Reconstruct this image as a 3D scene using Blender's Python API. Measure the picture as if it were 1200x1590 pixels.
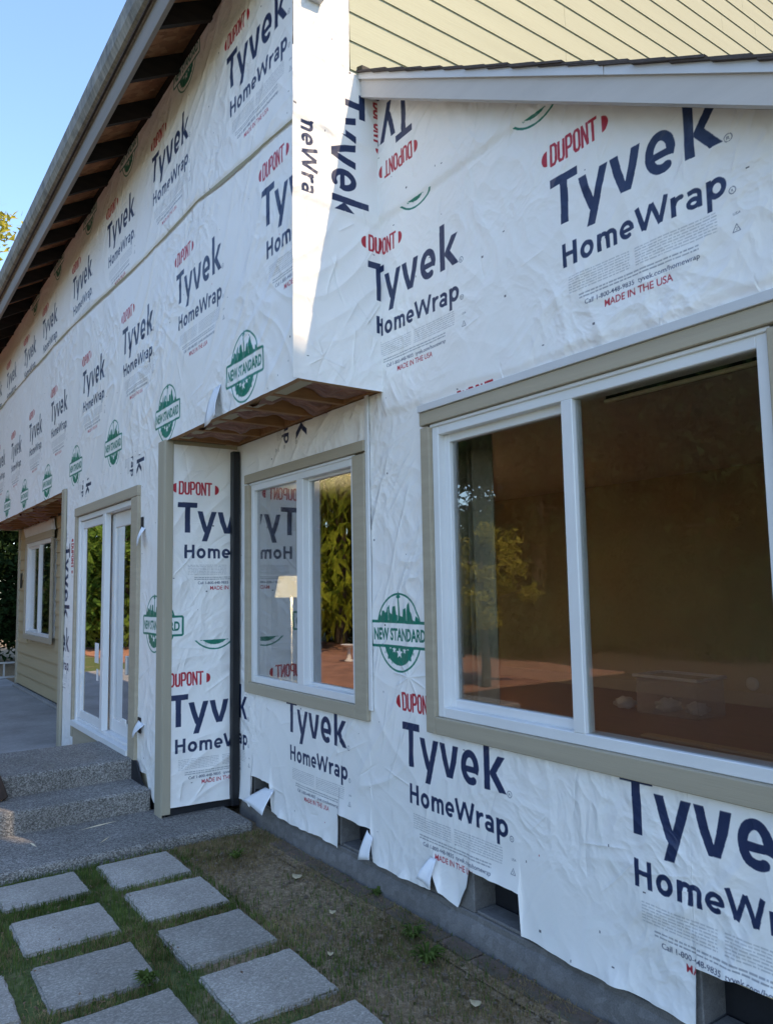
import bpy, bmesh, math, random
import numpy as np
from mathutils import Vector, Matrix

random.seed(7); RNG = np.random.default_rng(11)
S = bpy.context.scene
COL = S.collection
for o in list(S.objects): bpy.data.objects.remove(o)

# ------------------------------------------------------------------ camera
def cam_axes(yaw, pitch, roll):
    f = Vector((-math.cos(yaw)*math.cos(pitch), math.sin(yaw)*math.cos(pitch), math.sin(pitch)))
    r = f.cross(Vector((0, 0, 1))).normalized(); u = r.cross(f)
    c, s = math.cos(roll), math.sin(roll)
    return c*r+s*u, -s*r+c*u, f
cr, cu, cf = cam_axes(math.radians(35.2393), math.radians(5.5759), math.radians(-1.0035))
cam = bpy.data.cameras.new('camera'); cam_o = bpy.data.objects.new('camera', cam); COL.objects.link(cam_o)
cam_o.matrix_world = Matrix(((cr[0], cu[0], -cf[0], 0), (cr[1], cu[1], -cf[1], 0), (cr[2], cu[2], -cf[2], 1.55), (0, 0, 0, 1)))
cam.sensor_fit = 'VERTICAL'; cam.sensor_height = 36.0; cam.lens = 1177.7/1590*36.0
cam.clip_start = 0.05; cam.clip_end = 600
S.camera = cam_o

# ------------------------------------------------------------------ sky, sun, exposure
SUN_DIR = Vector((1.0, 0.39, 1.40)).normalized()     # towards the sun
elev = math.asin(SUN_DIR.z); azim = math.atan2(SUN_DIR.x, SUN_DIR.y)
W = bpy.data.worlds.new('World'); S.world = W; W.use_nodes = True
wn = W.node_tree.nodes; wl = W.node_tree.links
bg = wn['Background']; sky = wn.new('ShaderNodeTexSky'); sky.sky_type = 'NISHITA'; sky.sun_disc = False
sky.sun_elevation = elev; sky.sun_rotation = azim
sky.air_density = 1.0; sky.dust_density = 0.5; sky.ozone_density = 3.0
wl.new(sky.outputs[0], bg.inputs[0]); bg.inputs[1].default_value = 0.15
sun = bpy.data.lights.new('sun', 'SUN'); sun.energy = 2.0; sun.angle = math.radians(0.53); sun.color = (1.0, 0.74, 0.46)
sun_o = bpy.data.objects.new('sun', sun); COL.objects.link(sun_o)
sun_o.rotation_euler = SUN_DIR.to_track_quat('Z', 'Y').to_euler(); sun_o.location = (20, 5, 20)
S.view_settings.view_transform = 'Standard'; S.view_settings.look = 'None'
S.view_settings.exposure = 1.57; S.view_settings.gamma = 1.0; S.view_settings.use_curve_mapping = False

# ------------------------------------------------------------------ materials
def newmat(name):
    m = bpy.data.materials.new(name); m.use_nodes = True
    return m, m.node_tree.nodes, m.node_tree.links, m.node_tree.nodes['Principled BSDF']
def noise_node(n, l, scale, detail=4, rough=.55, stretch=None, dist=0.0):
    tc = n.new('ShaderNodeTexCoord'); t = n.new('ShaderNodeTexNoise')
    t.inputs['Scale'].default_value = scale; t.inputs['Detail'].default_value = detail
    t.inputs['Roughness'].default_value = rough; t.inputs['Distortion'].default_value = dist
    if stretch:
        mp = n.new('ShaderNodeMapping'); mp.inputs['Scale'].default_value = stretch
        l.new(tc.outputs['Object'], mp.inputs[0]); l.new(mp.outputs[0], t.inputs['Vector'])
    else: l.new(tc.outputs['Object'], t.inputs['Vector'])
    return t
def ramp(n, l, src, stops):
    r = n.new('ShaderNodeValToRGB'); e = r.color_ramp.elements
    e[0].position, e[0].color = stops[0][0], (*stops[0][1], 1)
    e[1].position, e[1].color = stops[-1][0], (*stops[-1][1], 1)
    for p, c in stops[1:-1]:
        x = e.new(p); x.color = (*c, 1)
    l.new(src, r.inputs[0]); return r
def mixc(n, l, fac, a, b, mode='MIX'):
    m = n.new('ShaderNodeMix'); m.data_type = 'RGBA'; m.blend_type = mode
    for s, v in ((m.inputs[0], fac), (m.inputs[6], a), (m.inputs[7], b)):
        if isinstance(v, bpy.types.NodeSocket): l.new(v, s)
        elif isinstance(v, tuple): s.default_value = (*v, 1)
        else: s.default_value = v
    return m.outputs[2]
def bump(n, l, p, h, strength=.3, dist=.01, prev=None):
    b = n.new('ShaderNodeBump'); b.inputs['Strength'].default_value = strength; b.inputs['Distance'].default_value = dist
    l.new(h, b.inputs['Height'])
    if prev is not None: l.new(prev, b.inputs['Normal'])
    l.new(b.outputs[0], p.inputs['Normal']); return b.outputs[0]
def simple(name, c, rough=.6, var=.15, scale=8, bs=.15, bscale=60, stretch=None, metal=0, spec=.4, blotch=None):
    m, n, l, p = newmat(name)
    t = noise_node(n, l, scale, 5, .6, stretch)
    lo = tuple(x*(1-var) for x in c); hi = tuple(min(1, x*(1+var)) for x in c)
    r = ramp(n, l, t.outputs[0], [(.3, lo), (.7, hi)])
    out = r.outputs[0]
    if blotch:
        t3 = noise_node(n, l, blotch[1], 6, .7); r3 = ramp(n, l, t3.outputs[0], [(blotch[2], (0, 0, 0)), (blotch[3], (1, 1, 1))])
        out = mixc(n, l, r3.outputs[0], out, blotch[0])
    l.new(out, p.inputs['Base Color'])
    p.inputs['Roughness'].default_value = rough; p.inputs['Metallic'].default_value = metal
    p.inputs['Specular IOR Level'].default_value = spec
    if bs:
        t2 = noise_node(n, l, bscale, 4, .6, stretch); bump(n, l, p, t2.outputs[0], bs, .004)
    return m
M = {}
M['trim'] = simple('tan_painted_trim', (.37, .32, .235), .65, .07, 5, .25, 45, (1, 1, 6), spec=.3, blotch=((.27, .235, .175), 3.3, .6, .85))
M['trim_h'] = simple('tan_painted_trim_grain', (.37, .32, .235), .65, .07, 5, .35, 60, (.12, 1, 6), spec=.3, blotch=((.21, .18, .14), 3.1, .66, .82))
M['post'] = simple('beige_painted_post', (.36, .325, .245), .6, .06, 4, .2, 40, (3, 3, .3), spec=.3)
M['vinyl'] = simple('white_vinyl', (.67, .675, .67), .35, .04, 3, .05, 30, spec=.5, blotch=((.5, .5, .48), 7, .68, .85))
M['siding_yel'] = simple('pale_yellow_siding', (.455, .475, .35), .65, .05, 2.5, .3, 40, (1, .15, 3), spec=.25, blotch=((.41, .42, .30), 2.0, .62, .85))
M['siding_tan'] = simple('tan_siding', (.40, .325, .20), .7, .05, 3, .2, 40, (.2, 1, 3), spec=.25)
M['fascia'] = simple('grey_fascia_board', (.23, .205, .175), .6, .12, 2.5, .25, 30, (.3, 1, 4), spec=.3, blotch=((.16, .14, .12), 2.2, .6, .85))
M['gutter'] = simple('weathered_gutter', (.235, .225, .19), .6, .4, 9, .15, 20, (3, 1, .5), spec=.3, blotch=((.10, .095, .085), 7, .5, .68))
M['rake'] = simple('white_rake_board', (.50, .47, .44), .55, .05, 4, .15, 30, (.3, 1, 3), spec=.3, blotch=((.36, .32, .28), 3.5, .62, .85))
M['drip'] = simple('white_metal_drip_edge', (.60, .60, .60), .35, .05, 3, 0, metal=.1)
M['shingle'] = simple('brown_asphalt_shingle', (.075, .060, .055), .9, .35, 12, .6, 150)
M['rafter'] = simple('dark_stained_rafter', (.022, .018, .016), .8, .3, 6, .3, 40, (1, .2, 4))
M['joist'] = simple('fir_joist', (.30, .150, .060), .7, .25, 6, .3, 40, (8, .6, 4))
M['rim'] = simple('fir_rim_board', (.36, .20, .085), .7, .25, 5, .3, 40, (.6, 5, 4))
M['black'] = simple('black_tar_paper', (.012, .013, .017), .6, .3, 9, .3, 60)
M['blackmetal'] = simple('black_painted_metal', (.008, .009, .012), .45, .2, 5, .05, 30)
M['alu'] = simple('aluminium', (.55, .56, .57), .4, .08, 8, .05, 60, metal=.6)
M['inwall'] = simple('tan_plaster', (.44, .38, .26), .9, .06, 2, .08, 40)
M['baseboard'] = simple('cream_baseboard', (.42, .38, .30), .6, .05, 4, 0)
M['curtain'] = simple('tan_curtain', (.52, .46, .34), .9, .08, 12, .1, 80)
M['cream'] = simple('cream_shade_bar', (.8, .74, .55), .5, .03, 3, 0)
M['darkcas'] = simple('dark_shade_cassette', (.01, .01, .008), .6, .1, 3, 0)
M['bark'] = simple('bark', (.09, .065, .045), .95, .35, 5, .8, 25, (3, 3, .5))
M['ceil'] = simple('white_ceiling', (.7, .68, .62), .9, .03, 3, 0)
M['stone'] = simple('pale_cast_stone', (.75, .68, .58), .8, .08, 10, .3, 50)
M['brownwood'] = simple('brown_wood', (.055, .036, .028), .7, .3, 6, .3, 40)
M['splinter'] = simple('pale_splinter', (.62, .53, .38), .8, .1, 20, 0)
M['debris'] = simple('pale_leaf', (.42, .35, .22), .8, .2, 30, 0)
M['white_plastic'] = simple('white_plastic_film', (.7, .7, .7), .5, .05, 10, .5, 20)
def osb():
    m, n, l, p = newmat('osb_sheathing')
    tc = n.new('ShaderNodeTexCoord'); v = n.new('ShaderNodeTexVoronoi'); v.inputs['Scale'].default_value = 26
    t = noise_node(n, l, 9, 3); mp = n.new('ShaderNodeMapping'); mp.inputs['Scale'].default_value = (1, .5, 1)
    l.new(tc.outputs['Object'], mp.inputs[0]); l.new(mp.outputs[0], v.inputs['Vector'])
    r = ramp(n, l, v.outputs['Color'], [(.1, (.24, .095, .04)), (.5, (.50, .22, .10)), (.95, (.70, .40, .20))])
    l.new(mixc(n, l, t.outputs[0], r.outputs[0], (.30, .13, .06)), p.inputs['Base Color'])
    p.inputs['Roughness'].default_value = .75; bump(n, l, p, v.outputs['Distance'], .3, .004); return m
M['osb'] = osb()
def kraft():
    m, n, l, p = newmat('kraft_faced_insulation')
    t = noise_node(n, l, 3, 5, .6, (4, 1, 1), 1.0); r = ramp(n, l, t.outputs[0], [(.3, (.13, .045, .022)), (.55, (.25, .10, .055)), (.75, (.42, .22, .15))])
    l.new(r.outputs[0], p.inputs['Base Color']); p.inputs['Roughness'].default_value = .55
    t2 = noise_node(n, l, 7, 5, .6, None, 1.5); bump(n, l, p, t2.outputs[0], .8, .04); return m
M['kraft'] = kraft()
def concrete(name, c1, c2, sc, agg, bs=.4, grit=180):
    m, n, l, p = newmat(name)
    tc = n.new('ShaderNodeTexCoord'); v = n.new('ShaderNodeTexVoronoi'); v.inputs['Scale'].default_value = sc
    l.new(tc.outputs['Object'], v.inputs['Vector'])
    r = ramp(n, l, v.outputs['Color'], [(.1, c1), (.45, tuple((a+b)/2 for a, b in zip(c1, c2))), (.62, c2), (.95, tuple(min(1, x*1.5) for x in c2))])
    t = noise_node(n, l, grit, 3, .7); t2 = noise_node(n, l, 1.7, 5, .65)
    base = tuple((a+b)/2 for a, b in zip(c1, c2))
    c = mixc(n, l, agg, base, r.outputs[0])
    rr = ramp(n, l, t.outputs[0], [(.25, (.62, .62, .62)), (.75, (1.35, 1.35, 1.35))]); c = mixc(n, l, .8, c, rr.outputs[0], 'MULTIPLY')
    r2 = ramp(n, l, t2.outputs[0], [(.3, (.72, .70, .68)), (.7, (1.18, 1.18, 1.18))]); c = mixc(n, l, .9, c, r2.outputs[0], 'MULTIPLY')
    l.new(c, p.inputs['Base Color']); p.inputs['Roughness'].default_value = .85
    b1 = bump(n, l, p, v.outputs['Distance'], bs, .006); bump(n, l, p, t.outputs[0], .35, .003, b1); return m
M['aggregate'] = concrete('exposed_aggregate_concrete', (.075, .070, .062), (.27, .26, .24), 150, .9, .9)
M['paver'] = concrete('grey_paver_concrete', (.24, .222, .19), (.39, .365, .32), 150, .6, .25)
M['paver2'] = concrete('stained_paver_concrete', (.19, .175, .15), (.33, .31, .27), 140, .6, .25)
M['paver3'] = concrete('pale_paver_concrete', (.26, .24, .205), (.42, .39, .345), 160, .6, .25)
M['foundation'] = concrete('rough_foundation_concrete', (.11, .105, .10), (.17, .165, .16), 30, .3, .3)
M['patio'] = concrete('broom_finished_concrete', (.24, .235, .225), (.31, .30, .29), 40, .2, .1)
M['dark_bed'] = simple('dark_reflection_ground', (.060, .034, .022), .95, .5, 30, .8, 40)
M['bounce'] = concrete('pale_bounce_concrete', (.40, .385, .35), (.48, .46, .42), 30, .2, .1)
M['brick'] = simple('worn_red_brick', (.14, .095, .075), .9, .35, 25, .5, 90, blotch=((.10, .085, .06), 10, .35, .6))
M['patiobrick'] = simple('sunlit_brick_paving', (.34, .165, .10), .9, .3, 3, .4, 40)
def wood_floor():
    m, n, l, p = newmat('brown_wood_floor')
    t = noise_node(n, l, 5, 5, .6, (.4, 6, 1)); r = ramp(n, l, t.outputs[0], [(.3, (.075, .025, .010)), (.7, (.20, .075, .030))])
    l.new(r.outputs[0], p.inputs['Base Color']); p.inputs['Roughness'].default_value = .35; return m
M['floor'] = wood_floor()
def soil():
    m, n, l, p = newmat('soil_and_lawn')
    t = noise_node(n, l, 1.6, 6, .65); t2 = noise_node(n, l, 45, 5, .7); t3 = noise_node(n, l, 9, 5, .7)
    a = ramp(n, l, t2.outputs[0], [(.25, (.085, .060, .036)), (.5, (.235, .175, .108)), (.78, (.44, .34, .22))])
    g = ramp(n, l, t2.outputs[0], [(.3, (.045, .065, .022)), (.7, (.14, .17, .06))])
    geo = n.new('ShaderNodeNewGeometry'); sx = n.new('ShaderNodeSeparateXYZ'); l.new(geo.outputs['Position'], sx.inputs[0])
    mr = n.new('ShaderNodeMapRange'); mr.inputs[1].default_value = 2.1; mr.inputs[2].default_value = .9; mr.inputs[3].default_value = -.22; mr.inputs[4].default_value = .16
    l.new(sx.outputs[1], mr.inputs[0])
    ad = n.new('ShaderNodeMath'); ad.operation = 'ADD'; l.new(t.outputs[0], ad.inputs[0]); l.new(mr.outputs[0], ad.inputs[1])
    f = ramp(n, l, ad.outputs[0], [(.47, (0, 0, 0)), (.6, (1, 1, 1))])
    l.new(mixc(n, l, f.outputs[0], a.outputs[0], g.outputs[0]), p.inputs['Base Color'])
    p.inputs['Roughness'].default_value = .95; p.inputs['Specular IOR Level'].default_value = .15
    b1 = bump(n, l, p, t3.outputs[0], .6, .03); bump(n, l, p, t2.outputs[0], .8, .012, b1); return m
M['soil'] = soil()
def leafmat(name, a, b, tr=.35):
    m = bpy.data.materials.new(name); m.use_nodes = True; n = m.node_tree.nodes; l = m.node_tree.links
    n.remove(n['Principled BSDF']); out = n['Material Output']
    t = noise_node(n, l, 1.3, 4, .7); t2 = noise_node(n, l, 14, 2)
    r = ramp(n, l, t.outputs[0], [(.35, a), (.65, b)]); r2 = ramp(n, l, t2.outputs[0], [(.3, (.6, .6, .6)), (.7, (1.3, 1.3, 1.3))])
    c = mixc(n, l, 1.0, r.outputs[0], r2.outputs[0], 'MULTIPLY')
    d = n.new('ShaderNodeBsdfDiffuse'); tt = n.new('ShaderNodeBsdfTranslucent'); mx = n.new('ShaderNodeMixShader')
    l.new(c, d.inputs[0]); l.new(c, tt.inputs[0]); mx.inputs[0].default_value = tr
    l.new(d.outputs[0], mx.inputs[1]); l.new(tt.outputs[0], mx.inputs[2]); l.new(mx.outputs[0], out.inputs[0]); return m
M['leaf_cedar'] = leafmat('yellow_green_cedar', (.15, .20, .018), (.32, .33, .03))
M['leaf_dark'] = leafmat('dark_conifer_needles', (.012, .026, .012), (.03, .055, .02), .15)
M['leaf_green'] = leafmat('green_leaves', (.09, .17, .03), (.20, .29, .045))
M['leaf_yellow'] = leafmat('yellowing_leaves', (.24, .24, .03), (.44, .36, .045))
M['grass'] = leafmat('green_grass', (.07, .11, .026), (.16, .21, .06))
M['drygrass'] = leafmat('dry_grass', (.17, .13, .06), (.38, .29, .15))
def glassmat(name, tint, boost):
    m = bpy.data.materials.new(name); m.use_nodes = True; n = m.node_tree.nodes; l = m.node_tree.links
    n.remove(n['Principled BSDF']); out = n['Material Output']
    fr = n.new('ShaderNodeFresnel'); gg = n.new('ShaderNodeNewGeometry'); io = n.new('ShaderNodeMapRange')
    io.inputs[3].default_value = 1.52; io.inputs[4].default_value = 1/1.52; l.new(gg.outputs['Backfacing'], io.inputs[0]); l.new(io.outputs[0], fr.inputs[0])
    mu = n.new('ShaderNodeMath'); mu.operation = 'MULTIPLY_ADD'; mu.inputs[1].default_value = boost; mu.inputs[2].default_value = .02; mu.use_clamp = True
    l.new(fr.outputs[0], mu.inputs[0])
    tr = n.new('ShaderNodeBsdfTransparent'); tr.inputs[0].default_value = (*tint, 1)
    gl = n.new('ShaderNodeBsdfGlossy'); gl.inputs['Roughness'].default_value = 0.0; gl.inputs[0].default_value = (.95, .97, 1, 1)
    t = noise_node(n, l, .9, 2, .5); b = n.new('ShaderNodeBump'); b.inputs['Strength'].default_value = .12; b.inputs['Distance'].default_value = .02
    l.new(t.outputs[0], b.inputs['Height']); l.new(b.outputs[0], gl.inputs['Normal'])
    mx = n.new('ShaderNodeMixShader'); l.new(mu.outputs[0], mx.inputs[0]); l.new(tr.outputs[0], mx.inputs[1]); l.new(gl.outputs[0], mx.inputs[2])
    l.new(mx.outputs[0], out.inputs[0]); return m
M['glass'] = glassmat('window_glass', (.86, .86, .83), 1.7)
M['glass_strong'] = glassmat('coated_window_glass', (.6, .6, .58), 3.0)
M['screen'] = None
def lampmat():
    m, n, l, p = newmat('lit_lampshade'); p.inputs['Base Color'].default_value = (.9, .8, .55, 1)
    p.inputs['Emission Color'].default_value = (1, .8, .45, 1); p.inputs['Emission Strength'].default_value = .9; return m
M['lamp'] = lampmat()
def clear():
    m = bpy.data.materials.new('clear_plastic'); m.use_nodes = True; n = m.node_tree.nodes; l = m.node_tree.links
    n.remove(n['Principled BSDF']); out = n['Material Output']
    tr = n.new('ShaderNodeBsdfTransparent'); d = n.new('ShaderNodeBsdfDiffuse'); d.inputs[0].default_value = (.7, .72, .75, 1)
    mx = n.new('ShaderNodeMixShader'); mx.inputs[0].default_value = .14
    l.new(tr.outputs[0], mx.inputs[1]); l.new(d.outputs[0], mx.inputs[2]); l.new(mx.outputs[0], out.inputs[0]); return m
M['clear'] = clear()

# ------------------------------------------------------------------ object helpers
def link(name, me, mat, parent=None, kind=None, label=None, smooth=False):
    o = bpy.data.objects.new(name, me); COL.objects.link(o)
    if mat is not None and not me.materials: me.materials.append(mat)
    if parent is not None: o.parent = parent
    if kind: o['kind'] = kind
    if label: o['label'] = label
    if smooth: me.shade_smooth()
    return o
def thing(name, label, cat, group=None, loc=(0, 0, 0)):
    o = bpy.data.objects.new(name, None); COL.objects.link(o); o.location = loc
    o.empty_display_size = .2; o['label'] = label; o['category'] = cat
    if group: o['group'] = group
    return o
def tag(o, label, cat, group=None):
    o['label'] = label; o['category'] = cat
    if group: o['group'] = group
    return o
def mesh_from(name, V, F, uv=None):
    me = bpy.data.meshes.new(name); me.from_pydata([tuple(map(float, v)) for v in V], [], F); me.update()
    return me
def boxes_mesh(name, bl, bev=0.0, seg=1):
    bm = bmesh.new()
    for b in bl:
        x0, x1, y0, y1, z0, z1 = b[:6]
        r = bmesh.ops.create_cube(bm, size=1.0)
        mt = Matrix.Translation(((x0+x1)/2, (y0+y1)/2, (z0+z1)/2)) @ Matrix.Diagonal((abs(x1-x0), abs(y1-y0), abs(z1-z0), 1))
        if len(b) > 6: mt = b[6] @ mt
        bmesh.ops.transform(bm, matrix=mt, verts=r['verts'])
    if bev:
        bmesh.ops.bevel(bm, geom=bm.edges[:], offset=bev, segments=seg, affect='EDGES', profile=.6)
    me = bpy.data.meshes.new(name); bm.to_mesh(me); bm.free(); return me
def box(name, b, mat, parent=None, bev=.003, **k):
    return link(name, boxes_mesh(name, [b], bev), mat, parent, **k)
def boxes(name, bl, mat, parent=None, bev=.003, **k):
    return link(name, boxes_mesh(name, bl, bev), mat, parent, **k)
def prism(name, pts, axis, a, b, mat, parent=None, **k):
    """extrude a polygon; axis 'y': pts are (x,z); axis 'x': pts are (y,z); axis 'z': pts (x,y)"""
    def P(p, t):
        return {'y': (p[0], t, p[1]), 'x': (t, p[0], p[1]), 'z': (p[0], p[1], t)}[axis]
    V = [P(p, a) for p in pts]+[P(p, b) for p in pts]; n = len(pts)
    F = [tuple(range(n)), tuple(range(2*n-1, n-1, -1))]+[(i, i+n, (i+1) % n+n, (i+1) % n) for i in range(n)]
    me = mesh_from(name, V, F); bm = bmesh.new(); bm.from_mesh(me); bmesh.ops.recalc_face_normals(bm, faces=bm.faces); bm.to_mesh(me); bm.free()
    return link(name, me, mat, parent, **k)
def lathe(name, prof, seg, mat, parent=None, loc=(0, 0, 0), **k):
    V = []; F = []
    for r, z in prof:
        for i in range(seg):
            a = 2*math.pi*i/seg; V.append((loc[0]+r*math.cos(a), loc[1]+r*math.sin(a), loc[2]+z))
    for j in range(len(prof)-1):
        for i in range(seg): F.append((j*seg+i, j*seg+(i+1) % seg, (j+1)*seg+(i+1) % seg, (j+1)*seg+i))
    F.append(tuple(range(seg-1, -1, -1))); F.append(tuple((len(prof)-1)*seg+i for i in range(seg)))
    return link(name, mesh_from(name, V, F), mat, parent, smooth=True, **k)

# ------------------------------------------------------------------ noise in numpy
_perm = RNG.permutation(256); _ang = RNG.random(256)*2*np.pi
_gx = np.cos(_ang); _gy = np.sin(_ang)
def perlin(x, y, seed=0):
    xi = np.floor(x).astype(np.int64); yi = np.floor(y).astype(np.int64); xf = x-xi; yf = y-yi
    u = xf*xf*xf*(xf*(xf*6-15)+10); v = yf*yf*yf*(yf*(yf*6-15)+10)
    def g(ix, iy, dx, dy):
        h = _perm[(_perm[(ix+seed*17) & 255]+iy+seed*31) & 255]; return _gx[h]*dx+_gy[h]*dy
    a = g(xi, yi, xf, yf); b = g(xi+1, yi, xf-1, yf); c = g(xi, yi+1, xf, yf-1); d = g(xi+1, yi+1, xf-1, yf-1)
    return (a+(b-a)*u)+((c+(d-c)*u)-(a+(b-a)*u))*v
def wr_coarse(u, v, seed):
    h = .008*perlin(u*.9, v*.9, seed)+.005*perlin(u*2.3+5, v*2.0, seed+1)
    wx = .35*perlin(u*1.3, v*1.3, seed+9); c, s = math.cos(.75), math.sin(.75)
    a = (u*c+v*s); b = (-u*s+v*c)
    n = perlin(a*1.1+wx, b*4.2+wx*2, seed+2); h = h+.006*np.maximum(0, 1-np.abs(n)*5.0)**2*np.clip(.5+1.6*perlin(u*.8, v*.8, seed+3), 0, 1)
    n = perlin(a*5+wx*3, b*2.0+wx*2, seed+4); h = h+.0035*np.maximum(0, 1-np.abs(n)*5)**2*np.clip(.4+1.6*perlin(u*.9+3, v*.9, seed+5), 0, 1)
    return h
def wr_fine(u, v, seed, amp=1.0):
    wx = .12*perlin(u*3, v*3, seed+20); wy = .12*perlin(u*3+7, v*3, seed+21)
    m1 = np.clip(.55+1.5*perlin(u*1.1+2, v*1.1, seed+22), .12, 1.2)
    h = 0
    for fr, am, k in ((5, .0030, 4), (10, .0016, 3.5), (21, .0008, 3), (40, .00035, 2.5)):
        n = perlin((u+wx)*fr, (v+wy)*fr*.9, seed+int(fr)); h = h+am*(np.maximum(0, 1-np.abs(n)*k)-.3*n)
    return h*m1*amp*1.5

# ------------------------------------------------------------------ print (house wrap lettering, flat ink)
NAVY = np.array((.016, .030, .085)); RED = np.array((.40, .018, .035)); GREEN = np.array((.006, .17, .115)); GREY = np.array((.33, .35, .38)); PXT = 900
class Tile:
    def __init__(s, u0, u1, v0, v1):
        s.b = (u0, u1, v0, v1); s.w = int((u1-u0)*PXT); s.h = int((v1-v0)*PXT)
        s.a = np.zeros((s.h, s.w)); s.c = np.zeros((s.h, s.w, 3))
    def put(s, cov, i0, j0, col, alpha=1.0):
        h, w = cov.shape; A = s.a[j0:j0+h, i0:i0+w]; Cc = s.c[j0:j0+h, i0:i0+w]; cov = cov*alpha
        if col is None:                          # erase
            A *= (1-cov); return
        na = cov+A*(1-cov); k = np.where(na > 1e-6, cov/np.maximum(na, 1e-6), 0)[..., None]
        Cc[:] = Cc*(1-k)+np.asarray(col)*k; A[:] = na
    def win(s, u0, u1, v0, v1):
        i0 = max(0, int((u0-s.b[0])*PXT)); i1 = min(s.w, int((u1-s.b[0])*PXT)+2); j0 = max(0, int((v0-s.b[2])*PXT)); j1 = min(s.h, int((v1-s.b[2])*PXT)+2)
        if i1 <= i0 or j1 <= j0: return None
        X, Y = np.meshgrid(s.b[0]+(np.arange(i0, i1)+.5)/PXT, s.b[2]+(np.arange(j0, j1)+.5)/PXT); return i0, j0, X, Y
    def stroke(s, pts, w, col, alpha=1.0, closed=False):
        P = np.array(pts); m = w
        if closed: P = np.vstack([P, P[:1]])
        r = s.win(P[:, 0].min()-m, P[:, 0].max()+m, P[:, 1].min()-m, P[:, 1].max()+m)
        if r is None: return
        i0, j0, X, Y = r; D = np.full(X.shape, 9.)
        for k in range(len(P)-1):
            ax, ay = P[k]; dx, dy = P[k+1]-P[k]; L2 = dx*dx+dy*dy+1e-12; L = math.sqrt(L2)
            t = ((X-ax)*dx+(Y-ay)*dy)/L2; lo, hi = 0., 1.
            tc = np.clip(t, lo, hi); d = np.hypot(X-ax-tc*dx, Y-ay-tc*dy)
            if not closed:                       # butt caps at the two ends
                if k == 0: d = np.where(t < 0, np.maximum(d, w/2-t*L), d)
                if k == len(P)-2: d = np.where(t > 1, np.maximum(d, w/2+(t-1)*L), d)
            D = np.minimum(D, d)
        s.put(np.clip(.5-(D-w/2)*PXT, 0, 1), i0, j0, col, alpha)
    def poly(s, pts, col, alpha=1.0):
        P = np.array(pts); r = s.win(P[:, 0].min()-.003, P[:, 0].max()+.003, P[:, 1].min()-.003, P[:, 1].max()+.003)
        if r is None: return
        i0, j0, X, Y = r; cov = np.zeros(X.shape)
        for ox in (-.33, 0, .33):
            for oy in (-.33, 0, .33):
                x = X+ox/PXT; y = Y+oy/PXT; ins = np.zeros(X.shape, bool)
                for k in range(len(P)):
                    x1, y1 = P[k]; x2, y2 = P[(k+1) % len(P)]
                    if y1 == y2: continue
                    c = ((y1 > y) != (y2 > y)) & (x < (x2-x1)*(y-y1)/(y2-y1)+x1); ins ^= c
                cov += ins/9.
        s.put(cov, i0, j0, col, alpha)
    def text(s, body, x, y, height, width, col, bold=0.0, alpha=1.0):
        cu_ = bpy.data.curves.new('t', 'FONT'); cu_.body = body; cu_.size = 1; cu_.offset = bold; cu_.resolution_u = 3
        o = bpy.data.objects.new('t', cu_); COL.objects.link(o); dg = bpy.context.evaluated_depsgraph_get(); dg.update()
        me = bpy.data.meshes.new_from_object(o.evaluated_get(dg)); V = np.array([v.co[:2] for v in me.vertices]); me.calc_loop_triangles()
        T = [tuple(t.vertices) for t in me.loop_triangles]
        bpy.data.objects.remove(o); bpy.data.curves.remove(cu_); bpy.data.meshes.remove(me)
        sx = width/(V[:, 0].max()-V[:, 0].min()); sy = height/.73
        V = np.c_[(V[:, 0]-V[:, 0].min())*sx+x, V[:, 1]*sy+y]
        r = s.win(V[:, 0].min()-.002, V[:, 0].max()+.002, V[:, 1].min()-.002, V[:, 1].max()+.002)
        if r is None: return
        i0, j0, X, Y = r; SS = 3; H, Wd = X.shape; acc = np.zeros((H*SS, Wd*SS), bool); bx = X[0, 0]-.5/PXT; by = Y[0, 0]-.5/PXT
        Q = np.c_[(V[:, 0]-bx)*PXT*SS, (V[:, 1]-by)*PXT*SS]
        for t in T:
            p = Q[list(t)]; a0 = max(0, int(p[:, 0].min())); a1 = min(Wd*SS, int(p[:, 0].max())+2); b0 = max(0, int(p[:, 1].min())); b1 = min(H*SS, int(p[:, 1].max())+2)
            if a1 <= a0 or b1 <= b0: continue
            xx, yy = np.meshgrid(np.arange(a0, a1)+.5, np.arange(b0, b1)+.5)
            e = [(p[(k+1) % 3, 0]-p[k, 0])*(yy-p[k, 1])-(p[(k+1) % 3, 1]-p[k, 1])*(xx-p[k, 0]) for k in range(3)]
            acc[b0:b1, a0:a1] |= ((e[0] >= -1e-6) & (e[1] >= -1e-6) & (e[2] >= -1e-6)) | ((e[0] <= 1e-6) & (e[1] <= 1e-6) & (e[2] <= 1e-6))
        s.put(acc.reshape(H, SS, Wd, SS).mean((1, 3)), i0, j0, col, alpha)
def arc(cx, cy, rx, ry, a0, a1, n=28):
    return [(cx+rx*math.cos(math.radians(a0+(a1-a0)*i/n)), cy+ry*math.sin(math.radians(a0+(a1-a0)*i/n))) for i in range(n+1)]
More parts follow.
